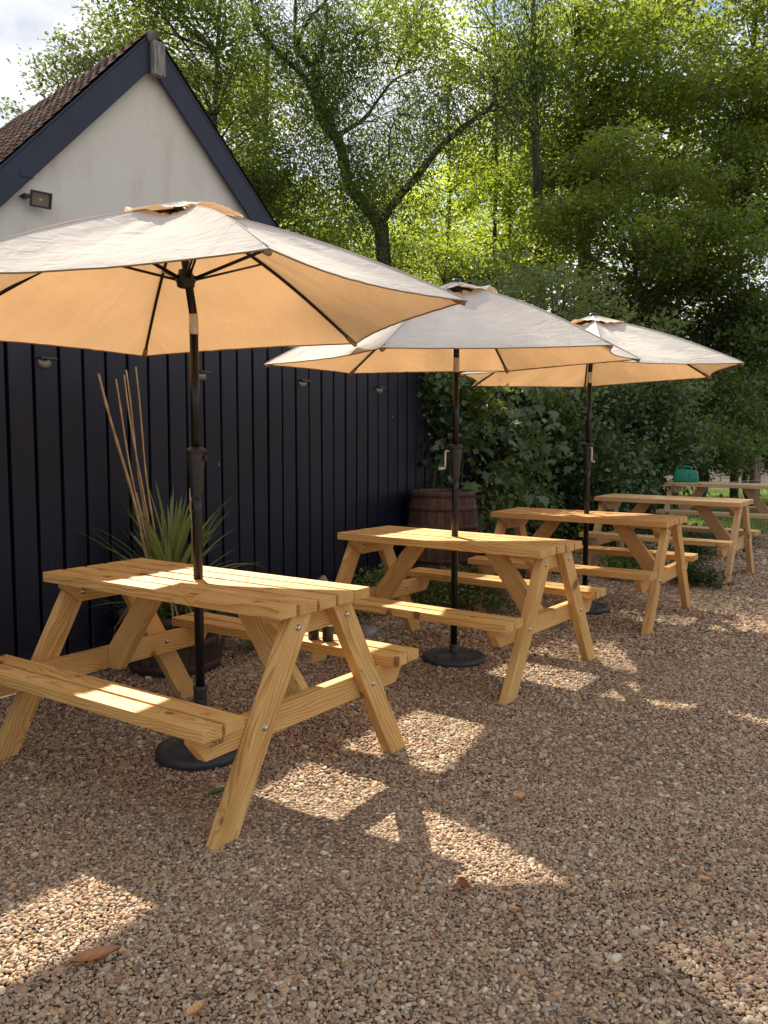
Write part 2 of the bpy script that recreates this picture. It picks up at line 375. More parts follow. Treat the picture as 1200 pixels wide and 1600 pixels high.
def build_gravel():
    g = np.random.default_rng(3); pts = []; scl = []
    for (y0, y1, sp, sz) in ((1.15, 3.1, .0081, .0056), (3.1, 5.0, .0108, .0067), (5.0, 8.0, .0165, .0095), (8.0, 11.4, .026, .0135)):
        ys = np.arange(y0, y1, sp); xw = .50*y1+1.0
        xs = np.arange(-xw, xw+(.8 if y0 > 5 else 0), sp)
        X, Y = np.meshgrid(xs, ys); X = X.ravel()+g.uniform(-.7, .7, X.size)*sp; Y = Y.ravel()+g.uniform(-.7, .7, Y.size)*sp
        ok = (np.abs(X) < .475*Y+.95) | ((X > 0) & (X < .475*Y+1.2))
        q = np.stack([X, Y], 1)-A0
        ok &= (q@FN < -.03)
        if y0 > 8: ok &= (Y < 11.2-(X < 4)*2.0) & ((q@FN) < -.5)
        # bare patches close to the fence
        near = (q@FN) > -.55
        ok &= ~(near & (g.random(X.size) < .45))
        X, Y = X[ok], Y[ok]
        und = np.sin(X*2.1+np.sin(Y*1.7))*np.sin(Y*2.6+1+np.sin(X*1.3))+.6*np.sin(X*5.3+Y*3.1)*np.sin(Y*6.1-X*2.2)
        Z = g.uniform(-.25, .75, X.size)*sz+.0045*(und-.15)
        kp = g.random(X.size) > np.clip(-und-.75, 0, .45); X, Y, Z = X[kp], Y[kp], Z[kp]
        pts.append(np.stack([X, Y, Z], 1)); scl.append(sz*np.exp(g.normal(0, .30, X.size))*np.where(g.random(X.size) < .015, 1.6, 1))
    P = np.concatenate(pts).astype(np.float32); S = np.concatenate(scl).astype(np.float32)
    me = bpy.data.meshes.new('loose_gravel'); me.vertices.add(len(P)); me.vertices.foreach_set('co', P.ravel())
    a = me.attributes.new('ps', 'FLOAT', 'POINT'); a.data.foreach_set('value', S)
    me.update()
    o = bpy.data.objects.new('loose_gravel', me); COL.objects.link(o)
    tag(o, label='brown and cream loose pea gravel covering the yard', cat='gravel', kind='stuff')
    mp_ = pebble_mat()
    ng = bpy.data.node_groups.new('pebbles', 'GeometryNodeTree')
    ng.interface.new_socket('Geometry', in_out='INPUT', socket_type='NodeSocketGeometry')
    ng.interface.new_socket('Geometry', in_out='OUTPUT', socket_type='NodeSocketGeometry')
    N = ng.nodes.new; K = ng.links.new
    gi = N('NodeGroupInput'); go = N('NodeGroupOutput')
    join = N('GeometryNodeJoinGeometry')
    for v in range(4):
        ico = N('GeometryNodeMeshIcoSphere'); ico.inputs['Radius'].default_value = 1; ico.inputs['Subdivisions'].default_value = 2
        sp = N('GeometryNodeSetPosition'); K(ico.outputs[0], sp.inputs['Geometry'])
        pos = N('GeometryNodeInputPosition'); nz = N('ShaderNodeTexNoise'); nz.noise_dimensions = '4D'
        nz.inputs['W'].default_value = v*3.7; nz.inputs['Scale'].default_value = .9; nz.inputs['Detail'].default_value = 1
        K(pos.outputs[0], nz.inputs['Vector'])
        sub = N('ShaderNodeVectorMath'); sub.operation = 'SUBTRACT'; sub.inputs[1].default_value = (.5, .5, .5); K(nz.outputs['Color'], sub.inputs[0])
        sc_ = N('ShaderNodeVectorMath'); sc_.operation = 'SCALE'; sc_.inputs['Scale'].default_value = 1.5; K(sub.outputs[0], sc_.inputs[0])
        K(sc_.outputs[0], sp.inputs['Offset'])
        sm = N('GeometryNodeSetShadeSmooth'); K(sp.outputs[0], sm.inputs[0])
        mt = N('GeometryNodeSetMaterial'); mt.inputs['Material'].default_value = mp_; K(sm.outputs[0], mt.inputs[0])
        gti = N('GeometryNodeGeometryToInstance'); K(mt.outputs[0], gti.inputs[0]); K(gti.outputs[0], join.inputs[0])
    iop = N('GeometryNodeInstanceOnPoints'); iop.inputs['Pick Instance'].default_value = True
    K(gi.outputs[0], iop.inputs['Points']); K(join.outputs[0], iop.inputs['Instance'])
    def rv(dt, lo, hi, seed):
        r = N('FunctionNodeRandomValue'); r.data_type = dt
        socks = [s for s in r.inputs if s.enabled]
        socks[0].default_value = lo; socks[1].default_value = hi
        for s in r.inputs:
            if s.name == 'Seed': s.default_value = seed
        return [s for s in r.outputs if s.enabled][0]
    K(rv('FLOAT_VECTOR', (-.5, -.5, 0), (.5, .5, 6.28), 1), iop.inputs['Rotation'])
    nat = N('GeometryNodeInputNamedAttribute'); nat.data_type = 'FLOAT'; nat.inputs['Name'].default_value = 'ps'
    vs = N('ShaderNodeVectorMath'); vs.operation = 'SCALE'
    K(rv('FLOAT_VECTOR', (.75, .55, .38), (1.35, 1.0, .75), 5), vs.inputs[0]); K([s for s in nat.outputs if s.enabled][0], vs.inputs['Scale'])
    K(vs.outputs[0], iop.inputs['Scale'])
    st = N('GeometryNodeStoreNamedAttribute'); st.data_type = 'FLOAT'; st.domain = 'INSTANCE'; st.inputs['Name'].default_value = 'pc'
    K(iop.outputs[0], st.inputs['Geometry']); K(rv('FLOAT', 0.0, 1.0, 9), [s for s in st.inputs if s.name == 'Value' and s.enabled][0])
    K(st.outputs[0], go.inputs[0])
    md = o.modifiers.new('pebbles', 'NODES'); md.node_group = ng
    me.materials.append(mp_)
build_gravel()

# ------------------------------------------------------------------ picnic tables
TL, TW, TH, TT = 1.35, .526, .74, .042
def leg_poly(sy):
    """polygon of one sloping leg in (y, z)"""
    yb, yt, zt, hw = .505*sy, .115*sy, TH-TT-.001, .048
    dy, dz = yt-yb, zt; Ln = math.hypot(dy, dz); wx = hw*Ln/dz
    return [(yb-wx, 0), (yb+wx, 0), (yt+wx, zt), (yt-wx, zt)]
def make_table(M, seed):
    """list of (name, mesh) parts of a table, sub parts in third place"""
    random.seed(seed); P = []
    mb = MB(); bw = (TW-4*.0165)/5
    for i in range(5):
        e = random.uniform(-.004, .004)
        box(mb, TL+random.uniform(-.004, .004), bw, TT, T((e, -TW/2+bw/2+i*(bw+.0165), TH-TT/2+random.uniform(-.0008, .0008))))
    P.append(('tabletop', mb.mesh('tabletop')))
    for s in (-1, 1):
        mb = MB(); sw = .084
        for k in range(2):
            yc = s*(.4412+sw/2+k*(sw+.015))
            box(mb, 1.355+random.uniform(-.006, .006), sw, TT, T((random.uniform(-.004, .004), yc, .419-TT/2)))
        P.append(('bench_seat', mb.mesh('bench_seat')))
    swap = Matrix(((0, 1, 0, 0), (1, 0, 0, 0), (0, 0, 1, 0), (0, 0, 0, 1)))     # prism x -> table y
    for sx in (-1, 1):
        for sy in (-1, 1):
            # leg built along its own axis so the grain follows it
            yb, yt, zt = .505*sy, .115*sy, TH-TT-.001
            d = Vector((0, yt-yb, zt)); Ln = d.length; d.normalize(); nrm = Vector((0, d.z, -d.y))
            poly = []
            for (y, z) in leg_poly(sy):
                q = Vector((0, y-yb, z)); poly.append((q.dot(d), q.dot(nrm)))
            Mx = Matrix(((0, 1, 0, sx*(.632)), (d.y, 0, nrm.y, yb), (d.z, 0, nrm.z, 0), (0, 0, 0, 1)))
            mb = MB(); prism(mb, poly, .044, .003, Mx); P.append(('leg', mb.mesh('leg')))
        xb = sx*(.632-.0445)
        mb = MB(); zt = .419-TT-.001
        prism(mb, [(-.545, zt-.095), (.545, zt-.095), (.595, zt-.03), (.60, zt), (-.60, zt), (-.595, zt-.03)], .044, .003, T((xb, 0, 0))@swap)
        P.append(('cross_beam', mb.mesh('cross_beam')))
        mb = MB(); zt = TH-TT-.001
        prism(mb, [(-.155, zt-.09), (.155, zt-.09), (.235, zt-.02), (.235, zt), (-.235, zt), (-.235, zt-.02)], .044, .003, T((xb, 0, 0))@swap)
        P.append(('top_cleat', mb.mesh('top_cleat')))
        # diagonal brace from beam to the underside of the top
        x0, z0, x1, z1 = sx*(.632-.067-.024), .285, sx*.245, TH-TT-.001
        wv = .058
        dd = Vector((x1-x0, 0, z1-z0)).normalized()
        pl = [(x0+sx*.022, z0), (x0-sx*.045, z0), (x1-sx*wv, z1), (x1+sx*wv, z1), (x0+sx*.022, z0+.10)]
        c = Vector((x0, 0, z0)); nr = Vector((-dd.z, 0, dd.x))
        poly = [((Vector((a, 0, b))-c).dot(dd), (Vector((a, 0, b))-c).dot(nr)) for a, b in pl]
        Mx = Matrix(((dd.x, 0, nr.x, x0), (0, 1, 0, 0.0), (dd.z, 0, nr.z, z0), (0, 0, 0, 1)))
        mb = MB(); prism(mb, poly, .044, .003, Mx); P.append(('diagonal_brace', mb.mesh('diagonal_brace')))
        for sy in (-1, 1):
            for z in (.650, .338):
                y = sy*(.505-.39*z/.697)
                for face, hs in ((sx*(.632+.022), 1), (sx*(.632-.0665), -1)):
                    mb = MB()
                    Mx = T((face, y, z))@Matrix.Rotation(math.pi/2*sx*hs, 4, 'Y')
                    lathe(mb, [(.0125, 0), (.0125, .0018), (.0075, .002), (.0088, .0025), (.0085, .006), (.006, .0085), (.002, .0095)], 14, Mx)
                    P.append(('bolt', mb.mesh('bolt')))
    return [(n, me) for n, me in P]
tabs = [(-.760, 3.429, -34.7), (.414, 4.919, -36.7), (1.534, 6.388, -34.2), (2.757, 8.084, -35.0), (4.272, 10.60, -33.2)]
tl = ['nearest pine picnic table, bright wood, with two black cups on its rear bench',
      'pine picnic table second from the camera, sunlit top, black parasol pole through it',
      'pine picnic table in the middle of the row, under the farthest parasol',
      'pale pine picnic table without a parasol, bare base under it, fourth in the row',
      'farthest picnic table, standing by the lawn with a green plastic can on its top']
tables = []
M_WOOD2 = wood_mat('mid_pine', (.69, .42, .16), (.43, .20, .055)); M_WOOD3 = wood_mat('haze_paler_pine', (.62, .43, .25), (.43, .27, .13))  # the second, for the farthest table, also carries haze in its colour
protoA = make_table(M_WOOD, 11); protoB = make_table(M_WOOD, 23); protoC = make_table(M_WOODP, 35)
for i, (x, y, a) in enumerate(tabs):
    root = empty('picnic_table', (x, y, 0), R_(a), label=tl[i], cat='picnic table', group='A-frame picnic tables in a row across the gravel')
    for n, me in (protoA, protoB, protoA, protoC, protoC)[i]:
        mm = M_STEEL if n == 'bolt' else (M_WOOD, M_WOOD, M_WOOD2, M_WOODP, M_WOOD3)[i]
        me = me.copy(); me.materials.clear()
        o = link(n, me, mm, root)
        if i == 2: o.rotation_euler = (0, 0, math.pi)      # same set of boards turned round
        if i == 4: o.rotation_euler = (0, 0, math.pi)
    tables.append(root)
def stamp(txt, parent, loc, rot, size, name='timber_stamp'):
    cu = bpy.data.curves.new('stamp', 'FONT'); cu.body = txt; cu.size = size; cu.extrude = .0002; cu.align_x = 'CENTER'
    tmp = bpy.data.objects.new('stamp', cu); COL.objects.link(tmp)
    dg = bpy.context.evaluated_depsgraph_get()
    me = bpy.data.meshes.new_from_object(tmp.evaluated_get(dg)); bpy.data.objects.remove(tmp)
    me.materials.clear()
    o = link(name, me, M_INK, parent); o.location = loc; o.rotation_euler = rot; return o
M_INK = noisy('black_ink', (.05, .025, .012), (.16, .09, .04), 300, .8, 0)
beams = [c for c in tables[0].children if c.name.startswith('cross_beam')]
bR = [b for b in beams if b.data.vertices[0].co.x > 0][0]
stamp('PEFC', bR, (.6102, -.50, .345), (math.pi/2+math.pi, 0, math.pi/2+0), .030).rotation_euler = (R_(90), R_(180), R_(90))

# ------------------------------------------------------------------ parasols
UR, URISE = 1.093, .434
umb = [dict(t=0, yaw=-65.4, tx=-.0465, ty=.034, dx=-.013, dy=-.043, ze=1.786),
       dict(t=1, yaw=-53.3, tx=-.024, ty=-.014, dx=.004, dy=-.013, ze=1.751),
       dict(t=2, yaw=-100.1, tx=-.025, ty=.024, dx=.035, dy=.041, ze=1.780)]
ul = ['large beige parasol nearest the camera, orange glowing underside, over the front table',
      'beige parasol in the middle, silver crank handle on its left side, through the second table',
      'smallest looking beige parasol, farthest of the three, over the third table']
def parasol(i, u):
    x, y, _ = tabs[u['t']]
    root = empty('parasol', (x, y, 0), 0, label=ul[i], cat='parasol', group='beige parasols standing through the picnic tables')
    g = random.Random(50+i)
    off = Vector((u['dx'], u['dy'], u['ze']))
    def W(p): # canopy frame -> local
        return Vector((p[0]+u['tx']*p[2], p[1]+u['ty']*p[2], p[2]-u['tx']*p[0]-u['ty']*p[1]))+off
    C = [Vector((UR*math.cos(R_(u['yaw']+60*k)), UR*math.sin(R_(u['yaw']+60*k)), 0)) for k in range(6)]
    from mathutils import noise
    def surf(k, s, t):
        c = C[k].lerp(C[(k+1) % 6], s)
        sc_ = 1-.075*4*s*(1-s)*t*t
        b = 4*s*(1-s)
        z = URISE*(1-t)+.035*math.sin(math.pi*t)*(1-.9*b) - .020*b*math.sin(math.pi*min(1, t*1.02))
        # tension creases fanning from the corners, slack waves near the hem
        cs = min(s, 1-s)
        z += .005*math.sin(s*math.pi*7+i+k)*math.sin(math.pi*t)*(.5+.5*noise.noise(Vector((s*6, t*3, i*9+k))))
        z += .008*noise.noise(Vector((s*5+k*7, t*4, i*5)))*b*(1-.85*t)
        z += .006*noise.noise(Vector((s*19+k*7, t*7, i*5+3)))*min(1, b*2)*(1-.6*t)
        z += -.006*b*max(0, t-.9)*10*(.6+.4*math.sin(k*2.1+i))
        return Vector((c.x*t*sc_, c.y*t*sc_, z))
    mb = MB(); ns, n_t = 30, 34; t0 = .15
    for k in range(6):
        vs = []; gr = []
        for a in range(n_t+1):
            t = t0+(1.0-t0)*a/n_t
            for b in range(ns+1):
                s = b/ns; vs.append(W(surf(k, s, t))); gr.append((t*UR, (s-.5)*t*UR+k*3, 0))
        fs = [(a*(ns+1)+b, a*(ns+1)+b+1, (a+1)*(ns+1)+b+1, (a+1)*(ns+1)+b) for a in range(n_t) for b in range(ns)]
        mb.add(vs, fs, True, gr)
    can = mb.build('canopy', M_CLOTH, root)
    mb = MB()                                     # hem
    for k in range(6):
        tube(mb, [W(surf(k, s/24, 1.0)) - Vector((0, 0, .003)) for s in range(25)], .0032, 6)
    mb.build('hem', M_HEM, can)
    mb = MB()                                     # seams
    for k in range(6):
        tube(mb, [W(surf(k, 0, .16+.83*a/20)+Vector((0, 0, .0012))) for a in range(21)], .0026, 5)
    mb.build('seam', M_CLOTH, can)
    mb2 = MB()                                    # vent cap
    for k in range(6):
        vs = []; gr = []; nn = 16
        for a in range(9):
            t = .02+.205*a/8
            for b in range(nn+1):
                s = b/nn; q = surf(k, s, t)
                lift = .007+.034*(a/8)**2*math.sin(math.pi*s)*((1.9 if i == 0 else 1.2)+.9*math.sin(k*2.3+i*1.7))+.006*math.sin(s*9+k)*(a/8)**2
                vs.append(W(q+Vector((0, 0, lift+.010*(1-a/8))))); gr.append((t*UR+5, (s-.5)*t*UR+k*3, 0))
        fs = [(a*(nn+1)+b, a*(nn+1)+b+1, (a+1)*(nn+1)+b+1, (a+1)*(nn+1)+b) for a in range(8) for b in range(nn)]
        mb2.add(vs, fs, True, gr)
    mb2.build('vent_cap', M_CLOTH, root)
    mb = MB(); top = W((0, 0, URISE+.02))
    if i:
        lathe(mb, [(.024, -.014), (.028, -.008), (.026, 0), (.016, .007), (.006, .010)], 16, T(top)); mb.build('finial', M_BLACKP, root)
    # pole pieces
    zj = u['ze']-.005
    base_z = .052
    mb = MB(); lathe(mb, [(.0195, base_z), (.0195, 1.02), (.0195, 1.09)], 20); mb.build('lower_pole', M_BLACK, root)
    mb = MB(); lathe(mb, [(.0175, 1.20), (.0175, zj-.055)], 20); mb.build('upper_pole', M_BLACK, root)
    mb = MB(); lathe(mb, [(.0178, zj-.055), (.0185, zj-.05), (.0185, zj+.022), (.0175, zj+.026)], 20); mb.build('tilt_joint', M_ALU, root)
    mb = MB(); tube(mb, [(0, 0, zj+.018), W((0, 0, .25)), top-Vector((0, 0, .02))], .0165, 16); mb.build('upper_pole', M_BLACK, root)
    mb = MB(); hub = W((0, 0, .150))
    lathe(mb, [(.022, -.035), (.034, -.03), (.036, -.012), (.040, -.01), (.040, .012), (.03, .016), (.026, .035), (.02, .037)], 18, T(hub)); mb.build('runner_hub', M_BLACKP, root)
    mb = MB(); hub2 = W((0, 0, URISE-.02))
    lathe(mb, [(.02, -.03), (.04, -.02), (.042, .0), (.03, .012)], 18, T(hub2)); mb.build('top_hub', M_BLACKP, root)
    for k in range(6):
        d = C[k].normalized(); sd = Vector((-d.y, d.x, 0))
        def rp(t): return surf(k, 0, t)+Vector((0, 0, -.014))
        mb = MB(); tube(mb, [W(rp(.03+.94*a/12)) for a in range(13)], .0075, 6); rib = mb.build('rib', M_BLACK, root)
        mb = MB(); tube(mb, [W(rp(.93)), W(rp(.965)), W(rp(.995))], [.010, .013, .011], 8)
        mb.build('rib_tip', M_HEM, rib)
        mb = MB(); a_ = Vector((d.x*.036, d.y*.036, .150)); b_ = rp(.40)
        for q in (-1, 1):
            tube(mb, [W(a_+sd*.006*q), W(b_+sd*.006*q+Vector((0, 0, -.004)))], .0048, 6)
        mb.build('strut', M_BLACK, rib)
    # crank housing
    mb = MB()
    lathe(mb, [(.021, 1.075), (.024, 1.08), (.026, 1.12), (.033, 1.20), (.037, 1.245), (.036, 1.255), (.042, 1.258), (.042, 1.268), (.03, 1.276), (.018, 1.28)], 22)
    ch = mb.build('crank_housing', M_BLACKP, root)
    if i > 0:
        ca = R_(180 if i == 1 else -75)
        dx, dy = math.cos(ca), math.sin(ca)
        mb = MB(); px, py = -dy, dx
        tube(mb, [(dx*.03, dy*.03, 1.235), (dx*.055, dy*.055, 1.24), (dx*.058, dy*.058, 1.232), (dx*.060, dy*.060, 1.15), (dx*.062, dy*.062, 1.140), (dx*.098, dy*.098, 1.137)], [.006, .006, .0065, .0065, .0065, .0085], 10)
        mb.build('crank_handle', M_ALU, ch)
    else:
        mb = MB(); lathe(mb, [(.006, 0), (.012, .002), (.012, .01), (.005, .013)], 12, T((.034, -.01, 1.235))@Matrix.Rotation(math.pi/2, 4, 'Y')); mb.build('crank_socket', M_BLACKP, ch)
    # base
    mb = MB()
    prof = [(.18, 0), (.187, .004), (.188, .026), (.182, .036), (.16, .040), (.155, .036), (.10, .042), (.045, .047), (.034, .052), (.02, .055)]
    lathe(mb, prof, 64)
    bs = mb.build('base', M_BASE, root)
    for q in range(4):
        mb = MB(); a = q*math.pi/2+.5; lathe(mb, [(.011, 0), (.011, .004), (.007, .006)], 10, T((.125*math.cos(a), .125*math.sin(a), .0385)))
        mb.build('base_plug', M_BLACKP, bs)
    if i == 0:
        mb = MB(); lathe(mb, [(.030, .046), (.028, .06), (.027, .275), (.029, .28), (.029, .292), (.0205, .294)], 20); mb.build('socket_tube', M_BASE, root)
        mb = MB(); lathe(mb, [(.006, 0), (.013, .003), (.013, .018), (.008, .021)], 12, T((.012, -.026, .235))@Matrix.Rotation(math.pi/2, 4, 'X')); mb.build('clamp_knob', M_BLACKP, root)
    else:
        mb = MB(); lathe(mb, [(.028, .048), (.0245, .06), (.0235, .10), (.0205, .102)], 20); mb.build('socket_tube', M_BLACKP, root)
for i, u in enumerate(umb): parasol(i, u)
rt_ = empty('parasol_stand', (2.93, 8.17, 0), label='bare dark round parasol base without a pole under the fourth table', cat='parasol stand')
mb = MB(); lathe(mb, [(.18, 0), (.187, .004), (.188, .026), (.182, .036), (.16, .040), (.10, .044), (.04, .05), (.02, .055)], 48); mb.build('base_disc', M_BASE, rt_)
mb = MB(); lathe(mb, [(.03, .048), (.026, .06), (.025, .13), (.021, .132)], 20); mb.build('socket_tube', M_BASE, rt_)

# ------------------------------------------------------------------ black fence
def fence_mat():
    m = mat('black_paint', (.01, .012, .018), .55, spec=.35); t, N, K, b = nodes(m)
    at = N('ShaderNodeAttribute'); at.attribute_name = 'grain'
    mp = N('ShaderNodeMapping'); mp.inputs['Scale'].default_value = (90, 90, 2.0); K(at.outputs['Vector'], mp.inputs[0])
    n = N('ShaderNodeTexNoise'); n.inputs['Scale'].default_value = 1; n.inputs['Detail'].default_value = 5; K(mp.outputs[0], n.inputs[0])
    n2 = N('ShaderNodeTexNoise'); n2.inputs['Scale'].default_value = 1.6; n2.inputs['Detail'].default_value = 7; K(at.outputs['Vector'], n2.inputs[0])
    ad = N('ShaderNodeMath'); ad.operation = 'MULTIPLY'; K(n.outputs[0], ad.inputs[0]); K(n2.outputs[0], ad.inputs[1])
    r = ramp(N, [(.12, (.0026, .0034, .0125)), (.42, (.0070, .0082, .0215))]); K(ad.outputs[0], r.inputs[0])
    v = N('ShaderNodeTexVoronoi'); v.inputs['Scale'].default_value = 4.5; mp3 = N('ShaderNodeMapping'); mp3.inputs['Scale'].default_value = (1, 1, .5)
    K(at.outputs['Vector'], mp3.inputs[0]); K(mp3.outputs[0], v.inputs[0])
    lt = N('ShaderNodeMath'); lt.operation = 'LESS_THAN'; lt.inputs[1].default_value = .022; K(v.outputs['Distance'], lt.inputs[0])
    mx = N('ShaderNodeMix'); mx.data_type = 'RGBA'; K(lt.outputs[0], mx.inputs['Factor']); K(r.outputs[0], mx.inputs['A']); mx.inputs['B'].default_value = (.22, .22, .22, 1)
    K(mx.outputs['Result'], b.inputs['Base Color'])
    sz = N('ShaderNodeSeparateXYZ'); tco = N('ShaderNodeTexCoord'); K(tco.outputs['Object'], sz.inputs[0])
    nd = N('ShaderNodeTexNoise'); nd.inputs['Scale'].default_value = 5; nd.inputs['Detail'].default_value = 8; K(tco.outputs['Object'], nd.inputs[0])
    md = N('ShaderNodeMath'); md.operation = 'MULTIPLY_ADD'; md.inputs[1].default_value = .45; K(nd.outputs[0], md.inputs[0]); 
    ng_ = N('ShaderNodeMath'); ng_.operation = 'MULTIPLY'; ng_.inputs[1].default_value = -1; K(sz.outputs[2], ng_.inputs[0]); K(ng_.outputs[0], md.inputs[2])
    rd = ramp(N, [(.0, (0, 0, 0)), (.22, (.55, .55, .55))]); K(md.outputs[0], rd.inputs[0])
    mxd = N('ShaderNodeMix'); mxd.data_type = 'RGBA'; K(rd.outputs[0], mxd.inputs['Factor']); K(mx.outputs['Result'], mxd.inputs['A']); mxd.inputs['B'].default_value = (.06, .045, .03, 1)
    K(mxd.outputs['Result'], b.inputs['Base Color'])
    bump(t, N, K, b, n.outputs[0], .7, .003)
    return m
M_FENCE = fence_mat()
FTOP = 1.93
fence = empty('black_timber_fence', fp(0), 0, label='tall black painted fence of vertical boards running behind the tables', cat='fence')
fo = Vector(fp(0))
def FPt(s, off, z): return Vector(fp(s, off, z))-fo
mb = MB(); s = -4.5; k = 0
while s < 10.75:
    rr = random.Random(k); k += 1
    wd = .148; zt = FTOP+rr.uniform(-.006, .006)+.018*math.sin(s*.8)
    o1, o2 = 0.010+rr.uniform(-.002, .002), 0.030
    lap = .016
    # wedge section (off, s): thick free edge at right, lapped over next board's thin edge
    tk = .026+rr.uniform(-.003, .003); sec = [(s+.010, .014), (s+.010, -tk+.003), (s+.013, -tk), (s+wd-.013, -tk-rr.uniform(-.002, .003)), (s+wd-.010, -tk+.003), (s+wd-.010, .014)]
    vs = []; gr = []
    zs = np.linspace(.015, zt, 6)
    for z in zs:
        for (a, b) in sec:
            bow = .002*math.sin(z*2+k)
            vs.append(FPt(a, b+bow, z)); gr.append((a+k*.37, b, z+k*1.7))
    n = 6; fs = []
    for j in range(len(zs)-1):
        for q in range(n):
            fs.append((j*n+q, j*n+(q+1) % n, (j+1)*n+(q+1) % n, (j+1)*n+q))
    fs.append(tuple(range(n))); fs.append(tuple((len(zs)-1)*n+q for q in range(n))[::-1])
    mb.add(vs, fs, False, gr); s += wd
mb.build('board_panel', M_FENCE, fence)
mb = MB(); s = -4.5
mb.add([FPt(-4.5, .018, .02), FPt(10.75, .018, .02), FPt(10.75, .018, FTOP-.03), FPt(-4.5, .018, FTOP-.03), FPt(-4.5, .032, .02), FPt(10.75, .032, .02), FPt(10.75, .032, FTOP-.03), FPt(-4.5, .032, FTOP-.03)],
       [(0, 1, 2, 3), (7, 6, 5, 4), (0, 3, 7, 4), (1, 5, 6, 2), (3, 2, 6, 7), (0, 4, 5, 1)]); mb.build('backing_board', mat('fence_backing', (.004, .004, .005), .8), fence)
mb = MB()
for z in (.35, 1.0, 1.65):
    a, b = FPt(-4.5, .055, z), FPt(10.85, .055, z)
    tube(mb, [a, b], .045, 4, smooth=False)
mb.build('rail', M_FENCE, fence)
for q, s in enumerate([-4.4, -2.6, -.8, 1.0, 2.8, 4.6, 6.4, 8.2, 10.0]):
    mb = MB(); box(mb, .1, .1, 1.9, T(FPt(s, .15, .95))@Matrix.Rotation(FY, 4, 'Z')); mb.build('post', M_FENCE, fence)
mb = MB(); box(mb, .12, .12, 2.5, T(FPt(10.88, -.02, 1.25))@Matrix.Rotation(FY, 4, 'Z')); mb.build('post', M_FENCE, fence, label='tall thick post closing the far end')
mb = MB(); q = Vector(fp(10.35, -.30)); tube(mb, [q, q+Vector((.02, 0, 1.05)), q+Vector((.03, .01, 1.62))], .013, 8)
mb.build('metal_pipe', M_ALU, None, label='thin pale upright pipe beside the far end post of the black fence', cat='pipe')

# fence lights
M_LGLASS = mat('lamp_lens', (.20, .19, .17), .25, spec=.6)
fl = ['half round black fence light nearest the camera, above left of the canes', 'half round fence light hidden mostly by the front parasol pole',
      'half round fence light just below the left tip of the middle parasol', 'half round fence light farthest along the fence, near the ivy']
for i, s in enumerate((.301, 1.396, 2.379, 3.354)):
    z = 1.712
    root = empty('fence_light', fp(s, -.022, z), FY, label=fl[i], cat='light', group='half round lights on the black fence')
    mb = MB(); vs = []; fs = []
    nu, nv = 12, 6; R0 = .041
    for a in range(nu+1):
        th = math.pi*a/nu
        for b in range(nv+1):
            ph = math.pi/2*b/nv
            vs.append((R0*math.cos(th)*math.cos(ph*.98), -.04*math.sin(ph)*(.4+.6*math.sin(th)) - .002, -R0*1.1*math.sin(th)*math.cos(ph*.98)))
    fs = [(a*(nv+1)+b, (a+1)*(nv+1)+b, (a+1)*(nv+1)+b+1, a*(nv+1)+b+1) for a in range(nu) for b in range(nv)]
    mb.add(vs, fs, True); mb.build('lens', M_LGLASS, root)
    mb = MB(); box(mb, .092, .05, .012, T((0, -.022, .006)), .003); box(mb, .088, .004, .05, T((0, -.001, -.02)), .001); mb.build('housing', M_BLACKP, root)

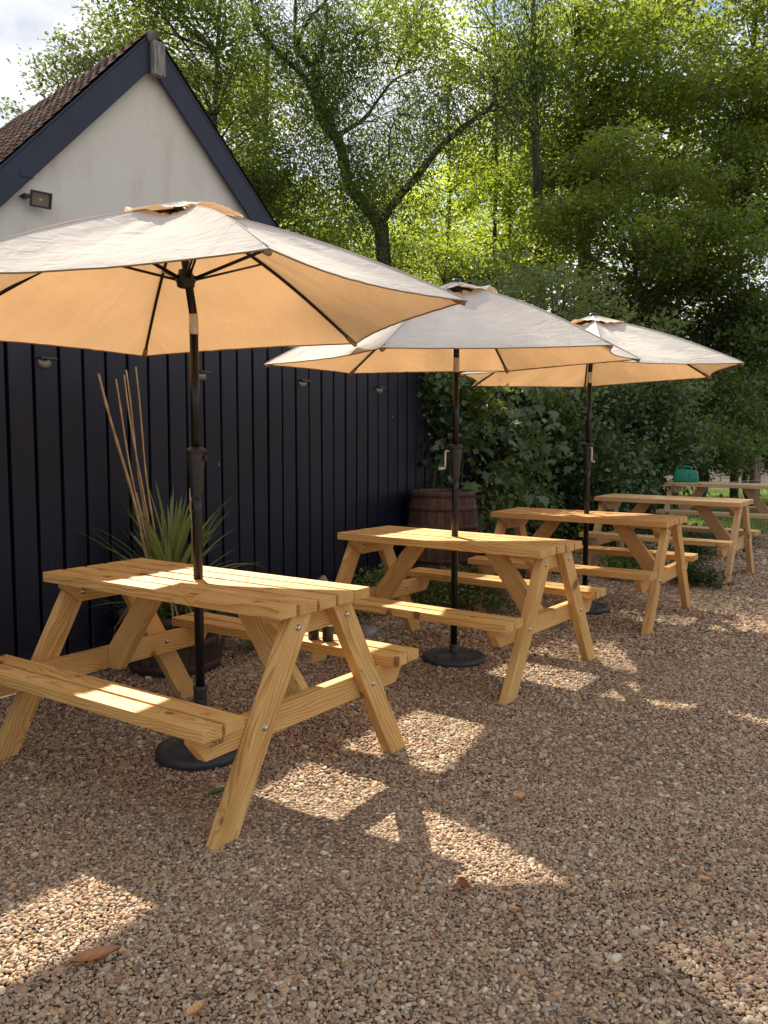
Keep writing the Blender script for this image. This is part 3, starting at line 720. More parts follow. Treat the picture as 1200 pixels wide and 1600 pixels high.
# ------------------------------------------------------------------ white gabled house
HY = R_(45)
HD = np.array([math.cos(HY), math.sin(HY), 0]); HN = np.array([-HD[1], HD[0], 0])
HO = np.array([-1.94, 4.18, 0])+np.array([FN[0], FN[1], 0])*5
APS, APZ = 4.70, 5.93                         # apex along the gable, height
apx = HO+HD*APS
house = empty('white_gabled_house', (apx[0], apx[1], 0), HY, label='white rendered house with dark navy bargeboards and tiled steep roof', cat='house')
def stucco():
    m = mat('white_render', (.6, .58, .53), .85, spec=.2); t, N, K, b = nodes(m)
    tc = N('ShaderNodeTexCoord')
    mp = N('ShaderNodeMapping'); mp.inputs['Scale'].default_value = (1.4, 1.4, .45); K(tc.outputs['Object'], mp.inputs[0])
    n = N('ShaderNodeTexNoise'); n.inputs['Scale'].default_value = 2.2; n.inputs['Detail'].default_value = 9; n.inputs['Roughness'].default_value = .62; K(mp.outputs[0], n.inputs[0])
    r = ramp(N, [(.30, (.62, .56, .475)), (.48, (.71, .65, .56)), (.75, (.74, .685, .60))]); K(n.outputs[0], r.inputs[0])
    n2 = N('ShaderNodeTexNoise'); n2.inputs['Scale'].default_value = 9; n2.inputs['Detail'].default_value = 10; n2.inputs['Roughness'].default_value = .75; K(tc.outputs['Object'], n2.inputs[0])
    r2 = ramp(N, [(.27, (.45, .38, .3)), (.35, (1, 1, 1))]); K(n2.outputs[0], r2.inputs[0])
    mx = N('ShaderNodeMix'); mx.data_type = 'RGBA'; mx.blend_type = 'MULTIPLY'; mx.inputs['Factor'].default_value = .55
    K(r.outputs[0], mx.inputs['A']); K(r2.outputs[0], mx.inputs['B'])
    # hairline cracks
    vo = N('ShaderNodeTexVoronoi'); vo.feature = 'DISTANCE_TO_EDGE'; vo.inputs['Scale'].default_value = .8
    wn = N('ShaderNodeTexNoise'); wn.inputs['Scale'].default_value = 1.5; wn.inputs['Detail'].default_value = 6; K(tc.outputs['Object'], wn.inputs[0])
    va = N('ShaderNodeVectorMath'); va.operation = 'ADD'; K(tc.outputs['Object'], va.inputs[0]); K(wn.outputs['Color'], va.inputs[1]); K(va.outputs[0], vo.inputs[0])
    ck = ramp(N, [(0, (.8, .77, .72)), (.003, (1, 1, 1))]); K(vo.outputs['Distance'], ck.inputs[0])
    mx2 = N('ShaderNodeMix'); mx2.data_type = 'RGBA'; mx2.blend_type = 'MULTIPLY'; mx2.inputs['Factor'].default_value = .55
    K(mx.outputs['Result'], mx2.inputs['A']); K(ck.outputs[0], mx2.inputs['B']); K(mx2.outputs['Result'], b.inputs['Base Color'])
    bump(t, N, K, b, n2.outputs[0], .5, .01); return m
M_STUCCO = stucco()
M_NAVY = noisy('navy_paint', (.0045, .0085, .026), (.009, .014, .036), 5, .5, .5, .006, stretch=(1, 1, 1), detail=9)
def navy():
    m = M_NAVY; t, N, K, b = nodes(m)
    tc = N('ShaderNodeTexCoord'); n = N('ShaderNodeTexNoise'); n.inputs['Scale'].default_value = 6; n.inputs['Detail'].default_value = 8; n.inputs['Roughness'].default_value = .8
    mp = N('ShaderNodeMapping'); mp.inputs['Rotation'].default_value = (0, R_(-45), 0); mp.inputs['Scale'].default_value = (1, 1, 6)
    at = N('ShaderNodeAttribute'); at.attribute_name = 'grain'
    mp.inputs['Rotation'].default_value = (0, 0, 0)
    K(at.outputs['Vector'], mp.inputs[0]); K(mp.outputs[0], n.inputs[0])
    r = ramp(N, [(.655, (0, 0, 0)), (.69, (1, 1, 1))]); K(n.outputs[0], r.inputs[0])
    old = b.inputs['Base Color'].links[0].from_socket
    mx = N('ShaderNodeMix'); mx.data_type = 'RGBA'; K(r.outputs[0], mx.inputs['Factor']); K(old, mx.inputs['A']); mx.inputs['B'].default_value = (.20, .19, .19, 1)
    K(mx.outputs['Result'], b.inputs['Base Color'])
navy()
HW, SL, HDP = 2.75, 1.065, 7.0                # half width, roof pitch (tan), depth
ez = APZ-.10-HW*SL
mb = MB()
poly = [(-HW+.15, 0), (HW-.15, 0), (HW-.15, ez+.15*SL), (0, APZ-.10), (-HW+.15, ez+.15*SL)]
vs = [(a, 0, z) for a, z in poly]+[(a, HDP, z) for a, z in poly]
mb.add(vs, [(0, 1, 2, 3, 4), (9, 8, 7, 6, 5), (0, 5, 6, 1), (1, 6, 7, 2), (2, 7, 8, 3), (3, 8, 9, 4), (4, 9, 5, 0)])
mb.build('wall', M_STUCCO, house)
ang = math.atan(SL)
for sgn in (-1, 1):
    Ln = HW/math.cos(ang)+.05; bw = .25
    mb = MB()
    d = Vector((sgn*math.cos(ang), 0, -math.sin(ang))); nr = Vector((-d.z*sgn*-1*-1, 0, 0))
    nr = Vector((sgn*math.sin(ang), 0, math.cos(ang)))
    Mx = Matrix(((d.x, 0, nr.x, 0), (0, 1, 0, -.085), (d.z, 0, nr.z, APZ), (0, 0, 0, 1)))
    c0 = bw*math.tan(ang)
    pl = [(-.0, 0), (Ln, 0), (Ln-.02, -bw), (c0*1.0, -bw)]
    # a little waviness on the long lower edge
    prism(mb, pl, .035, .003, Mx)
    prism(mb, [(.0, .004), (Ln, .004), (Ln, .03), (.0+.02, .03)], .10, .003, Mx@T((0, .03, 0)))
    mb.build('bargeboard', M_NAVY, house)
def tiles_mat():
    m = mat('clay_tiles', (.2, .12, .1), 1.0, spec=.02); t, N, K, b = nodes(m)
    at = N('ShaderNodeAttribute'); at.attribute_name = 'grain'
    v = N('ShaderNodeTexVoronoi'); v.inputs['Scale'].default_value = 1; mp = N('ShaderNodeMapping'); mp.inputs['Scale'].default_value = (5, 4.2, 0); K(at.outputs['Vector'], mp.inputs[0]); K(mp.outputs[0], v.inputs[0])
    sp = N('ShaderNodeSeparateColor'); K(v.outputs['Color'], sp.inputs[0])
    r = ramp(N, [(0, (.085, .045, .038)), (.5, (.125, .07, .06)), (1, (.17, .105, .09))]); K(sp.outputs[0], r.inputs[0])
    n = N('ShaderNodeTexNoise'); n.inputs['Scale'].default_value = 4; n.inputs['Detail'].default_value = 8; K(at.outputs['Vector'], n.inputs[0])
    r2 = ramp(N, [(.4, (1, 1, 1)), (.65, (.5, .5, .42))]); K(n.outputs[0], r2.inputs[0])
    mx = N('ShaderNodeMix'); mx.data_type = 'RGBA'; mx.blend_type = 'MULTIPLY'; mx.inputs['Factor'].default_value = .8
    K(r.outputs[0], mx.inputs['A']); K(r2.outputs[0], mx.inputs['B']); K(mx.outputs['Result'], b.inputs['Base Color'])
    bump(t, N, K, b, n.outputs[0], .4, .008); return m
M_TILE = tiles_mat()
for sgn in (-1, 1):
    Ln = HW/math.cos(ang)+.25
    us = np.arange(0, HDP+.3, .028); course = .155; nc = int(Ln/course)
    rows = []
    for c in range(nc):
        for f in (0, .5, .97, 1.0): rows.append((c, f))
    vs = []; gr = []
    for (c, f) in rows:
        v = (c+min(f, .999))*course
        for u_ in us:
            prof = .006*(math.sin(2*math.pi*u_/.20)+.35*math.sin(4*math.pi*u_/.20+.6))
            hh = .035+.012*f+prof+.004*math.sin(c*12.9+int(u_/.2)*7.7)
            if f == 1.0: v = (c+1)*course
            vs.append(Vector((sgn*(v*math.cos(ang)+hh*math.sin(ang)), u_-.12, APZ+.02-v*math.sin(ang)+hh*math.cos(ang)))); gr.append((u_, v, 0))
    nu = len(us)
    fs = [(a*nu+b, a*nu+b+1, (a+1)*nu+b+1, (a+1)*nu+b) for a in range(len(rows)-1) for b in range(nu-1)]
    mb = MB(); mb.add(vs, fs, False, gr); mb.build('tiled_roof', M_TILE, house)
mb = MB()
for q in range(16):
    y0 = -.14+q*.45
    tube(mb, [(0, y0, APZ-.03), (0, y0+.44, APZ-.025)], [.066, .072], 12)
mb.build('ridge_tile_row', noisy('mossy_ridge', (.07, .06, .05), (.20, .18, .15), 9, .9, .6, .01), house)
mb2 = MB(); box(mb2, .15, .09, .38, T((.05, -.14, APZ-.27)), .012)
mb2.build('apex_block', noisy('weathered_timber', (.13, .115, .10), (.33, .30, .27), 7, .85, .9, .01, stretch=(9, 9, 1)), house)
mb = MB(); box(mb, .14, .10, .09, T((-1.51, -.06, APZ-.26-1.51*SL)), .01); mb.build('purlin_end', M_NAVY, house)
mb = MB(); box(mb, .22, .012, .045, T((.05, -.004, 3.98)), .002); box(mb, .24, .01, .012, T((.05, -.01, 4.01)), .002); mb.build('wall_vent', M_BLACKP, house)
# floodlight on the gable
def onh(x, y, off=0):
    d = ray(x, y); O = HO-HN*off; t = ((O-np.array([0, 0, CAMH]))@HN)/(d@HN); return np.array([0, 0, CAMH])+d*t
q = onh(64, 312, .14)
fr = empty('floodlight', q, HY, label='small square black floodlight on the white gable wall', cat='floodlight')
tilt = Matrix.Scale(.86, 4)@Matrix.Rotation(R_(14), 4, 'X')@Matrix.Rotation(R_(-10), 4, 'Z')
mb = MB()
for a, b, sx, sz in ((0, .085, .25, .022), (0, -.085, .25, .022), (-.114, 0, .022, .15), (.114, 0, .022, .15)): box(mb, sx, .05, sz, tilt@T((a, 0, b)), .003)
box(mb, .22, .02, .16, tilt@T((0, .03, 0)), .003); mb.build('housing', M_BLACKP, fr)
mb = MB(); box(mb, .206, .006, .15, tilt@T((0, .012, 0)), 0); lens = mb.build('reflector', mat('reflector', (.16, .15, .15), .2, .6), fr)
mb = MB(); box(mb, .03, .004, .03, tilt@T((0, .007, 0)), 0); mb.build('led_chip', mat('led', (.7, .42, .10), .5), lens)
mb = MB(); box(mb, .05, .10, .04, T((-.135, .06, .02)), .004); box(mb, .02, .16, .02, T((-.16, .09, .03)), .003); mb.build('bracket', M_BLACKP, fr)

# ------------------------------------------------------------------ barrels, pot, canes, sword plant
def barrel_mat(name, a, b_):
    m = mat(name, a, .75, spec=.25); t, N, K, b = nodes(m)
    tc = N('ShaderNodeTexCoord'); sx = N('ShaderNodeSeparateXYZ'); K(tc.outputs['Object'], sx.inputs[0])
    at = N('ShaderNodeMath'); at.operation = 'ARCTAN2'; K(sx.outputs[1], at.inputs[0]); K(sx.outputs[0], at.inputs[1])
    ml = N('ShaderNodeMath'); ml.operation = 'MULTIPLY'; ml.inputs[1].default_value = 24/(2*math.pi); K(at.outputs[0], ml.inputs[0])
    fr_ = N('ShaderNodeMath'); fr_.operation = 'FRACT'; K(ml.outputs[0], fr_.inputs[0])
    fl_ = N('ShaderNodeMath'); fl_.operation = 'FLOOR'; K(ml.outputs[0], fl_.inputs[0])
    wn = N('ShaderNodeTexWhiteNoise'); wn.noise_dimensions = '1D'; K(fl_.outputs[0], wn.inputs['W'])
    n = N('ShaderNodeTexNoise'); n.inputs['Scale'].default_value = 6; n.inputs['Detail'].default_value = 9; mp = N('ShaderNodeMapping'); mp.inputs['Scale'].default_value = (6, 6, 1); K(tc.outputs['Object'], mp.inputs[0]); K(mp.outputs[0], n.inputs[0])
    av = N('ShaderNodeMath'); av.operation = 'MULTIPLY_ADD'; av.inputs[1].default_value = .35; K(wn.outputs[0], av.inputs[0]); K(n.outputs[0], av.inputs[2])
    r = ramp(N, [(.4, a), (.95, b_)]); K(av.outputs[0], r.inputs[0])
    gp = N('ShaderNodeMath'); gp.operation = 'GREATER_THAN'; gp.inputs[1].default_value = .05; K(fr_.outputs[0], gp.inputs[0])
    mx = N('ShaderNodeMix'); mx.data_type = 'RGBA'; mx.blend_type = 'MULTIPLY'; mx.inputs['Factor'].default_value = 1; K(r.outputs[0], mx.inputs['A']); K(gp.outputs[0], mx.inputs['B'])
    K(mx.outputs['Result'], b.inputs['Base Color']); bump(t, N, K, b, n.outputs[0], .6, .006); return m
M_OAK = barrel_mat('oak_staves', (.05, .026, .017), (.13, .075, .05))
M_RUST = noisy('rusty_hoop', (.05, .022, .016), (.10, .042, .03), 14, .8, .4, .003)
M_DOAK = barrel_mat('dark_oak', (.03, .018, .012), (.09, .055, .04)); M_DHOOP = noisy('dark_hoop', (.03, .016, .012), (.07, .035, .025), 14, .8, .4, .003)
def barrel(name, loc, h, r0, rm, label, cut=False):
    root = empty(name, loc, label=label, cat='barrel' if not cut else 'planter')
    mb = MB(); prof = []
    for k in range(17):
        u_ = k/16; r = r0+(rm-r0)*math.sin(math.pi*u_) if not cut else r0+(rm-r0)*math.sin(math.pi*u_/2)
        prof.append((r, h*u_))
    lathe(mb, prof+[(prof[-1][0]-.022, h), (prof[-1][0]-.026, h-.03)], 48, cap=not cut); mb.build('staves', M_DOAK if cut else M_OAK, root)
    if not cut:
        mb = MB(); lathe(mb, [(r0-.03, h-.028), (r0-.03, h-.022), (.01, h-.020)], 40); mb.build('lid', M_OAK, root)
    for u_ in ((.03, .16, .34, .66, .84, .97) if not cut else (.12, .55, .92)):
        mb = MB(); hw = .022/h
        rr = lambda t: (r0+(rm-r0)*math.sin(math.pi*t) if not cut else r0+(rm-r0)*math.sin(math.pi*t/2))
        a, b = max(0.002, u_-hw), min(.998, u_+hw)
        lathe(mb, [(rr(a)+.0005, h*a), (rr(a)+.004, h*a), (rr(b)+.004, h*b), (rr(b)+.0005, h*b)], 48, cap=False); mb.build('hoop', M_DHOOP if cut else M_RUST, root)
    return root
barrel('oak_barrel', (.50, 7.18, 0), .865, .265, .305, 'old oak barrel with rusty hoops standing at the fence by the ivy')
POT = (-1.20, 4.78, 0)
pot = barrel('half_barrel_planter', POT, .34, .25, .30, 'dark half barrel planter behind the nearest table, filled with sword leaved plant', cut=True)
mb = MB(); lathe(mb, [(.02, .30), (.27, .29)], 32, cap=False); mb.add([(0, 0, .301)], []); mb.build('potting_soil', M_SOIL, pot)

def blade_mesh(name, items, m, parent, tones, **k):
    """items: list of (polyline, width) ribbons with a folded cross-section"""
    vs = []; fs = []; tn = []
    for (pl, wd), tone in zip(items, tones):
        pl = [Vector([float(c) for c in p]) for p in pl]; n = len(pl); o = len(vs)
        side = (pl[-1]-pl[0]).cross(Vector((0, 0, 1)))
        side = side.normalized() if side.length > 1e-4 else Vector((1, 0, 0))
        for j, p in enumerate(pl):
            u_ = j/(n-1); w_ = wd*min(1, (u_+.15)*3)*(1-u_**2.2)+.0004
            dn = Vector((0, 0, -w_*.25))
            vs += [p-side*w_/2, p+dn, p+side*w_/2]; tn += [tone]*3
        for j in range(n-1):
            a = o+3*j; fs += [(a, a+1, a+4, a+3), (a+1, a+2, a+5, a+4)]
    me = bpy.data.meshes.new(name); me.from_pydata([tuple(v) for v in vs], [], fs)
    a = me.attributes.new('tone', 'FLOAT', 'POINT'); a.data.foreach_set('value', np.array(tn, dtype=np.float32)); me.update()
    return link(name, me, m, parent, **k)
def arc(base, az, el, L, droop, n=9):
    p = np.array(base, float); out_ = [p.copy()]; e = el
    for j in range(n):
        d = np.array([math.cos(az)*math.cos(e), math.sin(az)*math.cos(e), math.sin(e)])
        p = p+d*L/n; out_.append(p.copy()); e -= droop/n*(.4+1.2*j/n)
    return out_
g = random.Random(5)
sw = empty('cordyline', (POT[0], POT[1], .29), label='spiky green sword leaved plant fanning up from the half barrel', cat='plant')
items = []; tones = []
for k in range(120):
    az = g.uniform(0, 2*math.pi); el = g.uniform(.15, 1.5) if k > 40 else g.uniform(.9, 1.5)
    L = g.uniform(.46, .74)
    items.append((arc((g.uniform(-.02, .02)-.01, g.uniform(-.02, .02), .12+g.uniform(-.08, .05)), az, el, L, g.uniform(.1, .9) if el > .6 else g.uniform(.5, 1.6)), g.uniform(.024, .034))); tones.append(g.random())
blade_mesh('leaves', items, L_SWORD, sw, tones)
items = []; tones = []
for k in range(34):
    items.append((arc((g.uniform(-.02, .02), g.uniform(-.02, .02), .05+g.uniform(-.04, .06)), g.uniform(0, 6.28), g.uniform(-.1, .9), g.uniform(.3, .6), g.uniform(1.2, 2.8)), g.uniform(.010, .020))); tones.append(g.random())
blade_mesh('dead_leaves', items, L_DRY, sw, tones)
mb = MB(); tube(mb, [(-.01, 0, -.02), (-.01, 0, .1), (0, 0, .17)], [.045, .04, .03], 10, jit=.1); mb.build('stem', M_BARK, sw)
M_CANE = noisy('bamboo_cane', (.34, .20, .10), (.52, .34, .19), 12, .55, .2, .001, stretch=(4, 4, 1))
canes = [((232, 885), (154, 584), 'thickest bamboo cane, leaning farthest left from the planter'),
         ((234, 885), (181, 592), 'thin bamboo cane, second from the left in the planter'),
         ((238, 885), (194, 586), 'bamboo cane in the middle of the bunch, shorter of the close pair'),
         ((240, 885), (197, 578), 'bamboo cane in the middle of the bunch, taller of the close pair'),
         ((248, 882), (212, 573), 'tallest bamboo cane, standing rightmost of the long ones'),
         ((236, 880), (213, 770), 'dark short broken cane low among the long canes'),
         ((297, 880), (297, 763), 'short upright cane right of the sword leaves, close to the parasol pole')]
for k, (b_, t_, lb) in enumerate(canes):
    dep = 4.70+.02*k
    B, Tp = atd(*b_, dep), atd(*t_, (4.48, 4.58, 4.64, 4.66, 4.72, 4.75, 4.86)[k])
    d = Tp-B; B = B-d*((B[2]-.30)/d[2])
    r0 = .0095 if k == 0 else .0066
    c = empty('bamboo_cane', B, label=lb, cat='cane', group='bamboo canes stuck in the half barrel')
    mb = MB(); pts = []; rads = []; n = 34; D = Tp-B
    wob = random.Random(k)
    ph = wob.uniform(0, 6)
    for j in range(n+1):
        u_ = j/n; node = (j % 5 == 0)
        pts.append(D*u_+np.array([.012*math.sin(u_*5+ph), .01*math.sin(u_*7+ph), 0])*math.sin(math.pi*u_)); rads.append(r0*(1-.35*u_)*(1.28 if node else 1))
    tube(mb, pts, rads, 8); mb.build('stalk', M_CANE, c)
def tuft(name, loc, n, L, wd, m, label, cat='plant', seed=1, el=(.4, 1.5), droop=(.6, 2.2), spread=.05, group=None):
    g = random.Random(seed); items = []; tones = []
    for k in range(n):
        items.append((arc((g.uniform(-spread, spread), g.uniform(-spread, spread), 0), g.uniform(0, 6.28), g.uniform(*el), L*g.uniform(.5, 1.1), g.uniform(*droop), 7), wd*g.uniform(.6, 1.2))); tones.append(g.random())
    o = blade_mesh(name, items, m, None, tones, label=label, cat=cat, group=group); o.location = loc; return o
tuft('sedge_plant', (POT[0]-.10, POT[1]-.14, .29), 150, .36, .0045, L_SWORD, 'fine grassy tuft spilling over the left side of the half barrel', seed=3, spread=.06)
tuft('sedge_plant', (POT[0]+.16, POT[1]-.10, .29), 110, .34, .0045, L_SWORD, 'fine grassy tuft on the right side of the half barrel', seed=4, spread=.06)
tuft('sedge_plant', (POT[0]+.42, POT[1]+.42, 0), 110, .36, .005, L_SWORD, 'grass tuft on the ground right of the half barrel, behind the front table', seed=8)

# ------------------------------------------------------------------ small things
def can(name, loc, label):
    root = empty(name, loc, label=label, cat='cup')
    mb = MB(); lathe(mb, [(.0235, 0), (.025, .002), (.025, .066), (.0245, .069), (.021, .069), (.0205, .01), (.002, .008)], 28, cap=False)
    mb.add([(.0235*math.cos(a*math.pi/12), .0235*math.sin(a*math.pi/12), .0005) for a in range(24)], [tuple(range(23, -1, -1))]); mb.build('cup_body', M_BLACKP, root)
    mb = MB(); lathe(mb, [(.0212, .0692), (.0245, .0692), (.0248, .0705), (.0243, .0718), (.0216, .0718)], 28, cap=False); mb.build('rim', M_ALU, root)
p1 = onz(512.5, 1001, .4195); p2 = onz(490, 998, .4195)
can('black_cup', p1, 'black cylindrical cup with pale rim on the rear bench, right one of two')
can('black_cup', p2, 'black cylindrical cup on the rear bench, left one mostly behind the table leg')
def can_green():
    loc = (3.885, 10.90, 0)
    root = empty('jerry_can', (loc[0], loc[1], .741), R_(-22), label='green plastic jerry can standing on the farthest picnic table', cat='jerry can')
    mg = noisy('green_plastic', (.0, .19, .115), (.005, .25, .155), 20, .38, .1, .001)
    mb = MB()
    prism(mb, [(-.150, 0), (.150, 0), (.154, .02), (.146, .13), (.125, .155), (-.12, .165), (-.142, .14), (-.154, .02)], .14, .014, smooth=True)
    b = mb.build('can_body', mg, root)
    mb = MB(); tube(mb, spline([(-.115, 0, .15), (-.112, 0, .185), (-.08, 0, .198), (.03, 0, .196), (.06, 0, .18), (.068, 0, .15)], 4), .013, 10); mb.build('handle', mg, root)
    mb = MB(); lathe(mb, [(.02, .14), (.02, .172), (.024, .173), (.024, .188), (.02, .19)], 16, T((.112, 0, 0))); mb.build('cap', mat('red_cap', (.18, .02, .02), .5), root)
    mb = MB(); box(mb, .3105, .148, .008, T((0, 0, .045)), .003); mb.build('rib_band', mg, root)
can_green()
M_ROCK = noisy('flint_stone', (.10, .085, .07), (.36, .33, .29), 9, .85, .8, .01)
def rock(loc, sx, sy, sz, seed, label):
    from mathutils import noise
    bm = bmesh.new(); bmesh.ops.create_icosphere(bm, subdivisions=4, radius=1)
    for v in bm.verts:
        v.co *= 1+.35*noise.noise(v.co*1.1+Vector((seed*5, 0, 0)))+.10*noise.noise(v.co*3.2+Vector((seed*9, 1, 0)))
        v.co = Vector((v.co.x*sx, v.co.y*sy, max(v.co.z, -.5)*sz+sz*.45))
    me = bpy.data.meshes.new('rock'); bm.to_mesh(me); bm.free()
    for p in me.polygons: p.use_smooth = True
    o = link('rock', me, M_ROCK, None, label=label, cat='rock'); o.location = loc
rock((-.47, 5.95, 0), .105, .10, .215, 1, 'upright brown grey boulder by the fence behind the right end of the front table')
q = onz(575, 990); rock((q[0], q[1], 0), .085, .06, .04, 2, 'flat pale stone on the gravel behind the front table bench')
q = onz(372, 1000); rock((q[0]-.3, q[1]+.6, 0), .06, .05, .03, 3, 'small stone at the foot of the fence beside the half barrel')

def fallen(px, py, L, wd, rot, col, label, seed, thick=.006, curl=.3, mt=None):
    q = onz(px, py, .012); g = random.Random(seed)
    n = 9; vs = []; fs = []; tn = []
    for j in range(n+1):
        u_ = j/n; w_ = wd*math.sin(math.pi*min(.99, u_*.93+.05))**.8*(1+.15*g.uniform(-1, 1))
        for b in (-1, -.5, 0, .5, 1):
            vs.append(((u_-.5)*L, b*w_/2, .006+curl*wd*b*b*.8+.10*L*(u_-.5)**2+g.uniform(0, .0015)))
            tn.append(.3+.7*g.random())
    for j in range(n):
        for b in range(4): a = j*5+b; fs.append((a, a+1, a+6, a+5))
    me = bpy.data.meshes.new('fallen_leaf'); me.from_pydata(vs, [], fs)
    at = me.attributes.new('tone', 'FLOAT', 'POINT'); at.data.foreach_set('value', np.array(tn, dtype=np.float32))
    for p in me.polygons: p.use_smooth = True
    o = link('fallen_leaf', me, col, None, label=label, cat='leaf', group='leaves fallen on the gravel'); o.location = (q[0], q[1], .017); o.rotation_euler = (g.uniform(-.2, .2), g.uniform(-.15, .15), rot)
L_BROWN = leaf_mat('brown_leaf', (.22, .075, .022), (.46, .19, .06), (.3, .12, .03), .15)
L_RED = leaf_mat('red_leaf', (.13, .03, .015), (.30, .085, .03), (.2, .06, .02), .15)
L_TAN = leaf_mat('tan_leaf', (.50, .24, .09), (.66, .38, .17), (.3, .18, .06), .15)
fallen(148, 1503, .118, .044, R_(28), L_BROWN, 'largest curled brown leaf on the sunlit gravel at bottom left', 1)
fallen(810, 1249, .045, .040, R_(100), L_TAN, 'round orange tan leaf on the gravel right of the front table', 2)
fallen(722, 1388, .062, .034, R_(95), L_RED, 'dark red brown leaf on the gravel in the lower middle', 3)
fallen(308, 1586, .060, .032, R_(60), L_TAN, 'pointed tan leaf at the bottom edge of the yard', 4)
fallen(803, 1427, .038, .022, R_(-30), L_TAN, 'small pale tan leaf below the sunlit streak', 5)
fallen(1101, 1380, .040, .024, R_(-35), L_TAN, 'small orange tan leaf on the gravel at right', 6)
fallen(1053, 1331, .040, .022, R_(10), L_RED, 'reddish leaf scrap on the gravel at right', 7)
fallen(342, 1243, .075, .035, R_(20), L_IVY, 'green leaf lying beside the foot of the front table leg', 8)
fallen(1062, 1353, .030, .018, R_(-10), L_BROWN, 'tiny brown leaf scrap left of the orange tan one', 9)
def twig(a, b, r, label, seed):
    A_, B_ = onz(*a, .015), onz(*b, .018); mb = MB(); g = random.Random(seed)
    pts = [A_+(B_-A_)*u_+np.array([g.uniform(-.006, .006), g.uniform(-.006, .006), g.uniform(0, .006)]) for u_ in np.linspace(0, 1, 7)]
    tube(mb, pts, [r]*6+[r*.5], 6); mb.build('twig', M_CANE, None, label=label, cat='twig')
twig((215, 1258), (330, 1238), .0018, 'thin long twig on the gravel left of the front leg', 1)
twig((962, 1660-240), (998, 1430), .0022, 'short pale twig on the gravel at right', 2)
twig((930, 1520), (975, 1508), .0022, 'pale twig on the gravel at lower right', 3)
twig((610, 938), (735, 944), .006, 'dry stick lying under the second table', 4)

# ------------------------------------------------------------------ bushes on and behind the fence
def lobed_leaves(name, pts, m, parent, seed=0):
    """broad sycamore leaves: pts = list of (pos, size)"""
    g = random.Random(seed); vs = []; fs = []; tn = []
    ang_ = [(-180, .10), (-140, .42), (-118, .36), (-95, .85), (-72, .50), (-50, .78), (-38, .60), (-14, .72), (0, 1.05), (14, .72), (38, .60), (50, .78), (72, .50), (95, .85), (118, .36), (140, .42)]
    for p, s in pts:
        o = len(vs); t = g.random()
        az = g.uniform(0, 6.28); e = Euler((g.uniform(-.5, .5)+1.0, g.uniform(-.5, .5), az)) if g.random() < .35 else Euler((g.uniform(.5, 1.25), g.uniform(-.35, .35), g.uniform(-.9, .9)+FY))
        Mx = e.to_matrix()
        vs.append(Vector(p)); tn.append(t)
        for a, r in ang_:
            q = Vector((math.sin(R_(a))*r*s, -math.cos(R_(a))*r*s, -.22*s*r*r)); vs.append(Vector(p)+Mx@q); tn.append(t)
        for k in range(16): fs.append((o, o+1+k, o+1+(k+1) % 16))
    me = bpy.data.meshes.new(name); me.from_pydata([tuple(v) for v in vs], [], fs)
    a = me.attributes.new('tone', 'FLOAT', 'POINT'); a.data.foreach_set('value', np.array(tn, dtype=np.float32)); me.update()
    return link(name, me, m, parent)
def clumps(fn, n, rmin, rmax, seed, squash=.8):
    g = random.Random(seed); C = []; Rr = []
    for _ in range(n):
        C.append(fn(g)); r = g.uniform(rmin, rmax); Rr.append((r, r, r*squash))
    return C, Rr
def stems(mb, base, C, frac, r0, seed, n=6, sag=.1):
    g = random.Random(seed)
    for c in C:
        if g.random() > frac: continue
        b = np.array(base, float); c = np.array(c, float); mid = (b+c)/2+np.array([g.uniform(-.1, .1), g.uniform(-.1, .1), .15])*np.linalg.norm(c-b)
        pts = spline([b, mid, c], n); rad = [r0*(1-.8*j/(len(pts)-1)) for j in range(len(pts))]
        tube(mb, pts, rad, 6)
# ivy column at fence
o_ = fp(4.35)
ivy = empty('ivy', o_, label='dark ivy climbing the fence behind the oak barrel', cat='ivy')
C, Rr = clumps(lambda g: tuple(np.array(fp(g.uniform(4.05, 4.75), g.uniform(-.16, .05), g.uniform(.85, 2.0)))-np.array(o_)), 26, .10, .2, 1)
leaf_cloud('foliage', C, Rr, 2600, .062, L_IVY, ivy, seed=1, aspect=.85, flat=.1)
mb = MB()
for q in range(5): tube(mb, spline([np.array(fp(4.3+.1*q, -.03))-np.array(o_), np.array(fp(4.2+.13*q, -.05, .9))-np.array(o_), np.array(fp(4.4+.08*q, -.04, 1.8))-np.array(o_)], 5), .009, 6)
mb.build('stem', M_BARK, ivy)
# sycamore sapling
o_ = fp(5.3, -.15)
syc = empty('sycamore_sapling', o_, label='sycamore sapling with broad lobed leaves in front of the black fence', cat='shrub')
g = random.Random(9); pts = []
for k in range(210):
    s_ = g.gauss(5.5, .5); z = g.uniform(.35, 2.0)
    pts.append((np.array(fp(s_, -.18-abs(g.gauss(0, .22)), z))-np.array(o_), g.uniform(.055, .15)))
lobed_leaves('foliage', pts, L_SYC, syc, 3)
C, Rr = clumps(lambda g: tuple(np.array(fp(g.uniform(4.5, 6.8), g.uniform(-.25, .0), g.uniform(.2, 1.95)))-np.array(o_)), 42, .16, .3, 4)
mb = MB(); stems(mb, (0, 0, 0), C, .5, .016, 2)
for p, s_ in pts[::3]:
    tube(mb, [p, np.array(p)+np.array([g.uniform(-.05, .05), .2, -.12])], .003, 4)
mb.build('stem', M_BARK, syc)
o_ = fp(5.6, .05)
br = empty('bramble', o_, label='dense dark bramble filling the fence behind the sycamore leaves', cat='shrub')
C = [(a[0]-o_[0]+fp(5.3, -.15)[0], a[1]-o_[1]+fp(5.3, -.15)[1], a[2]) for a in C]
leaf_cloud('foliage', C, Rr, 9500, .06, L_DARK, br, seed=5, aspect=.7, flat=.2)
mb = MB(); stems(mb, (0, 0, 0), C, .4, .01, 5); mb.build('stem', M_BARK, br)
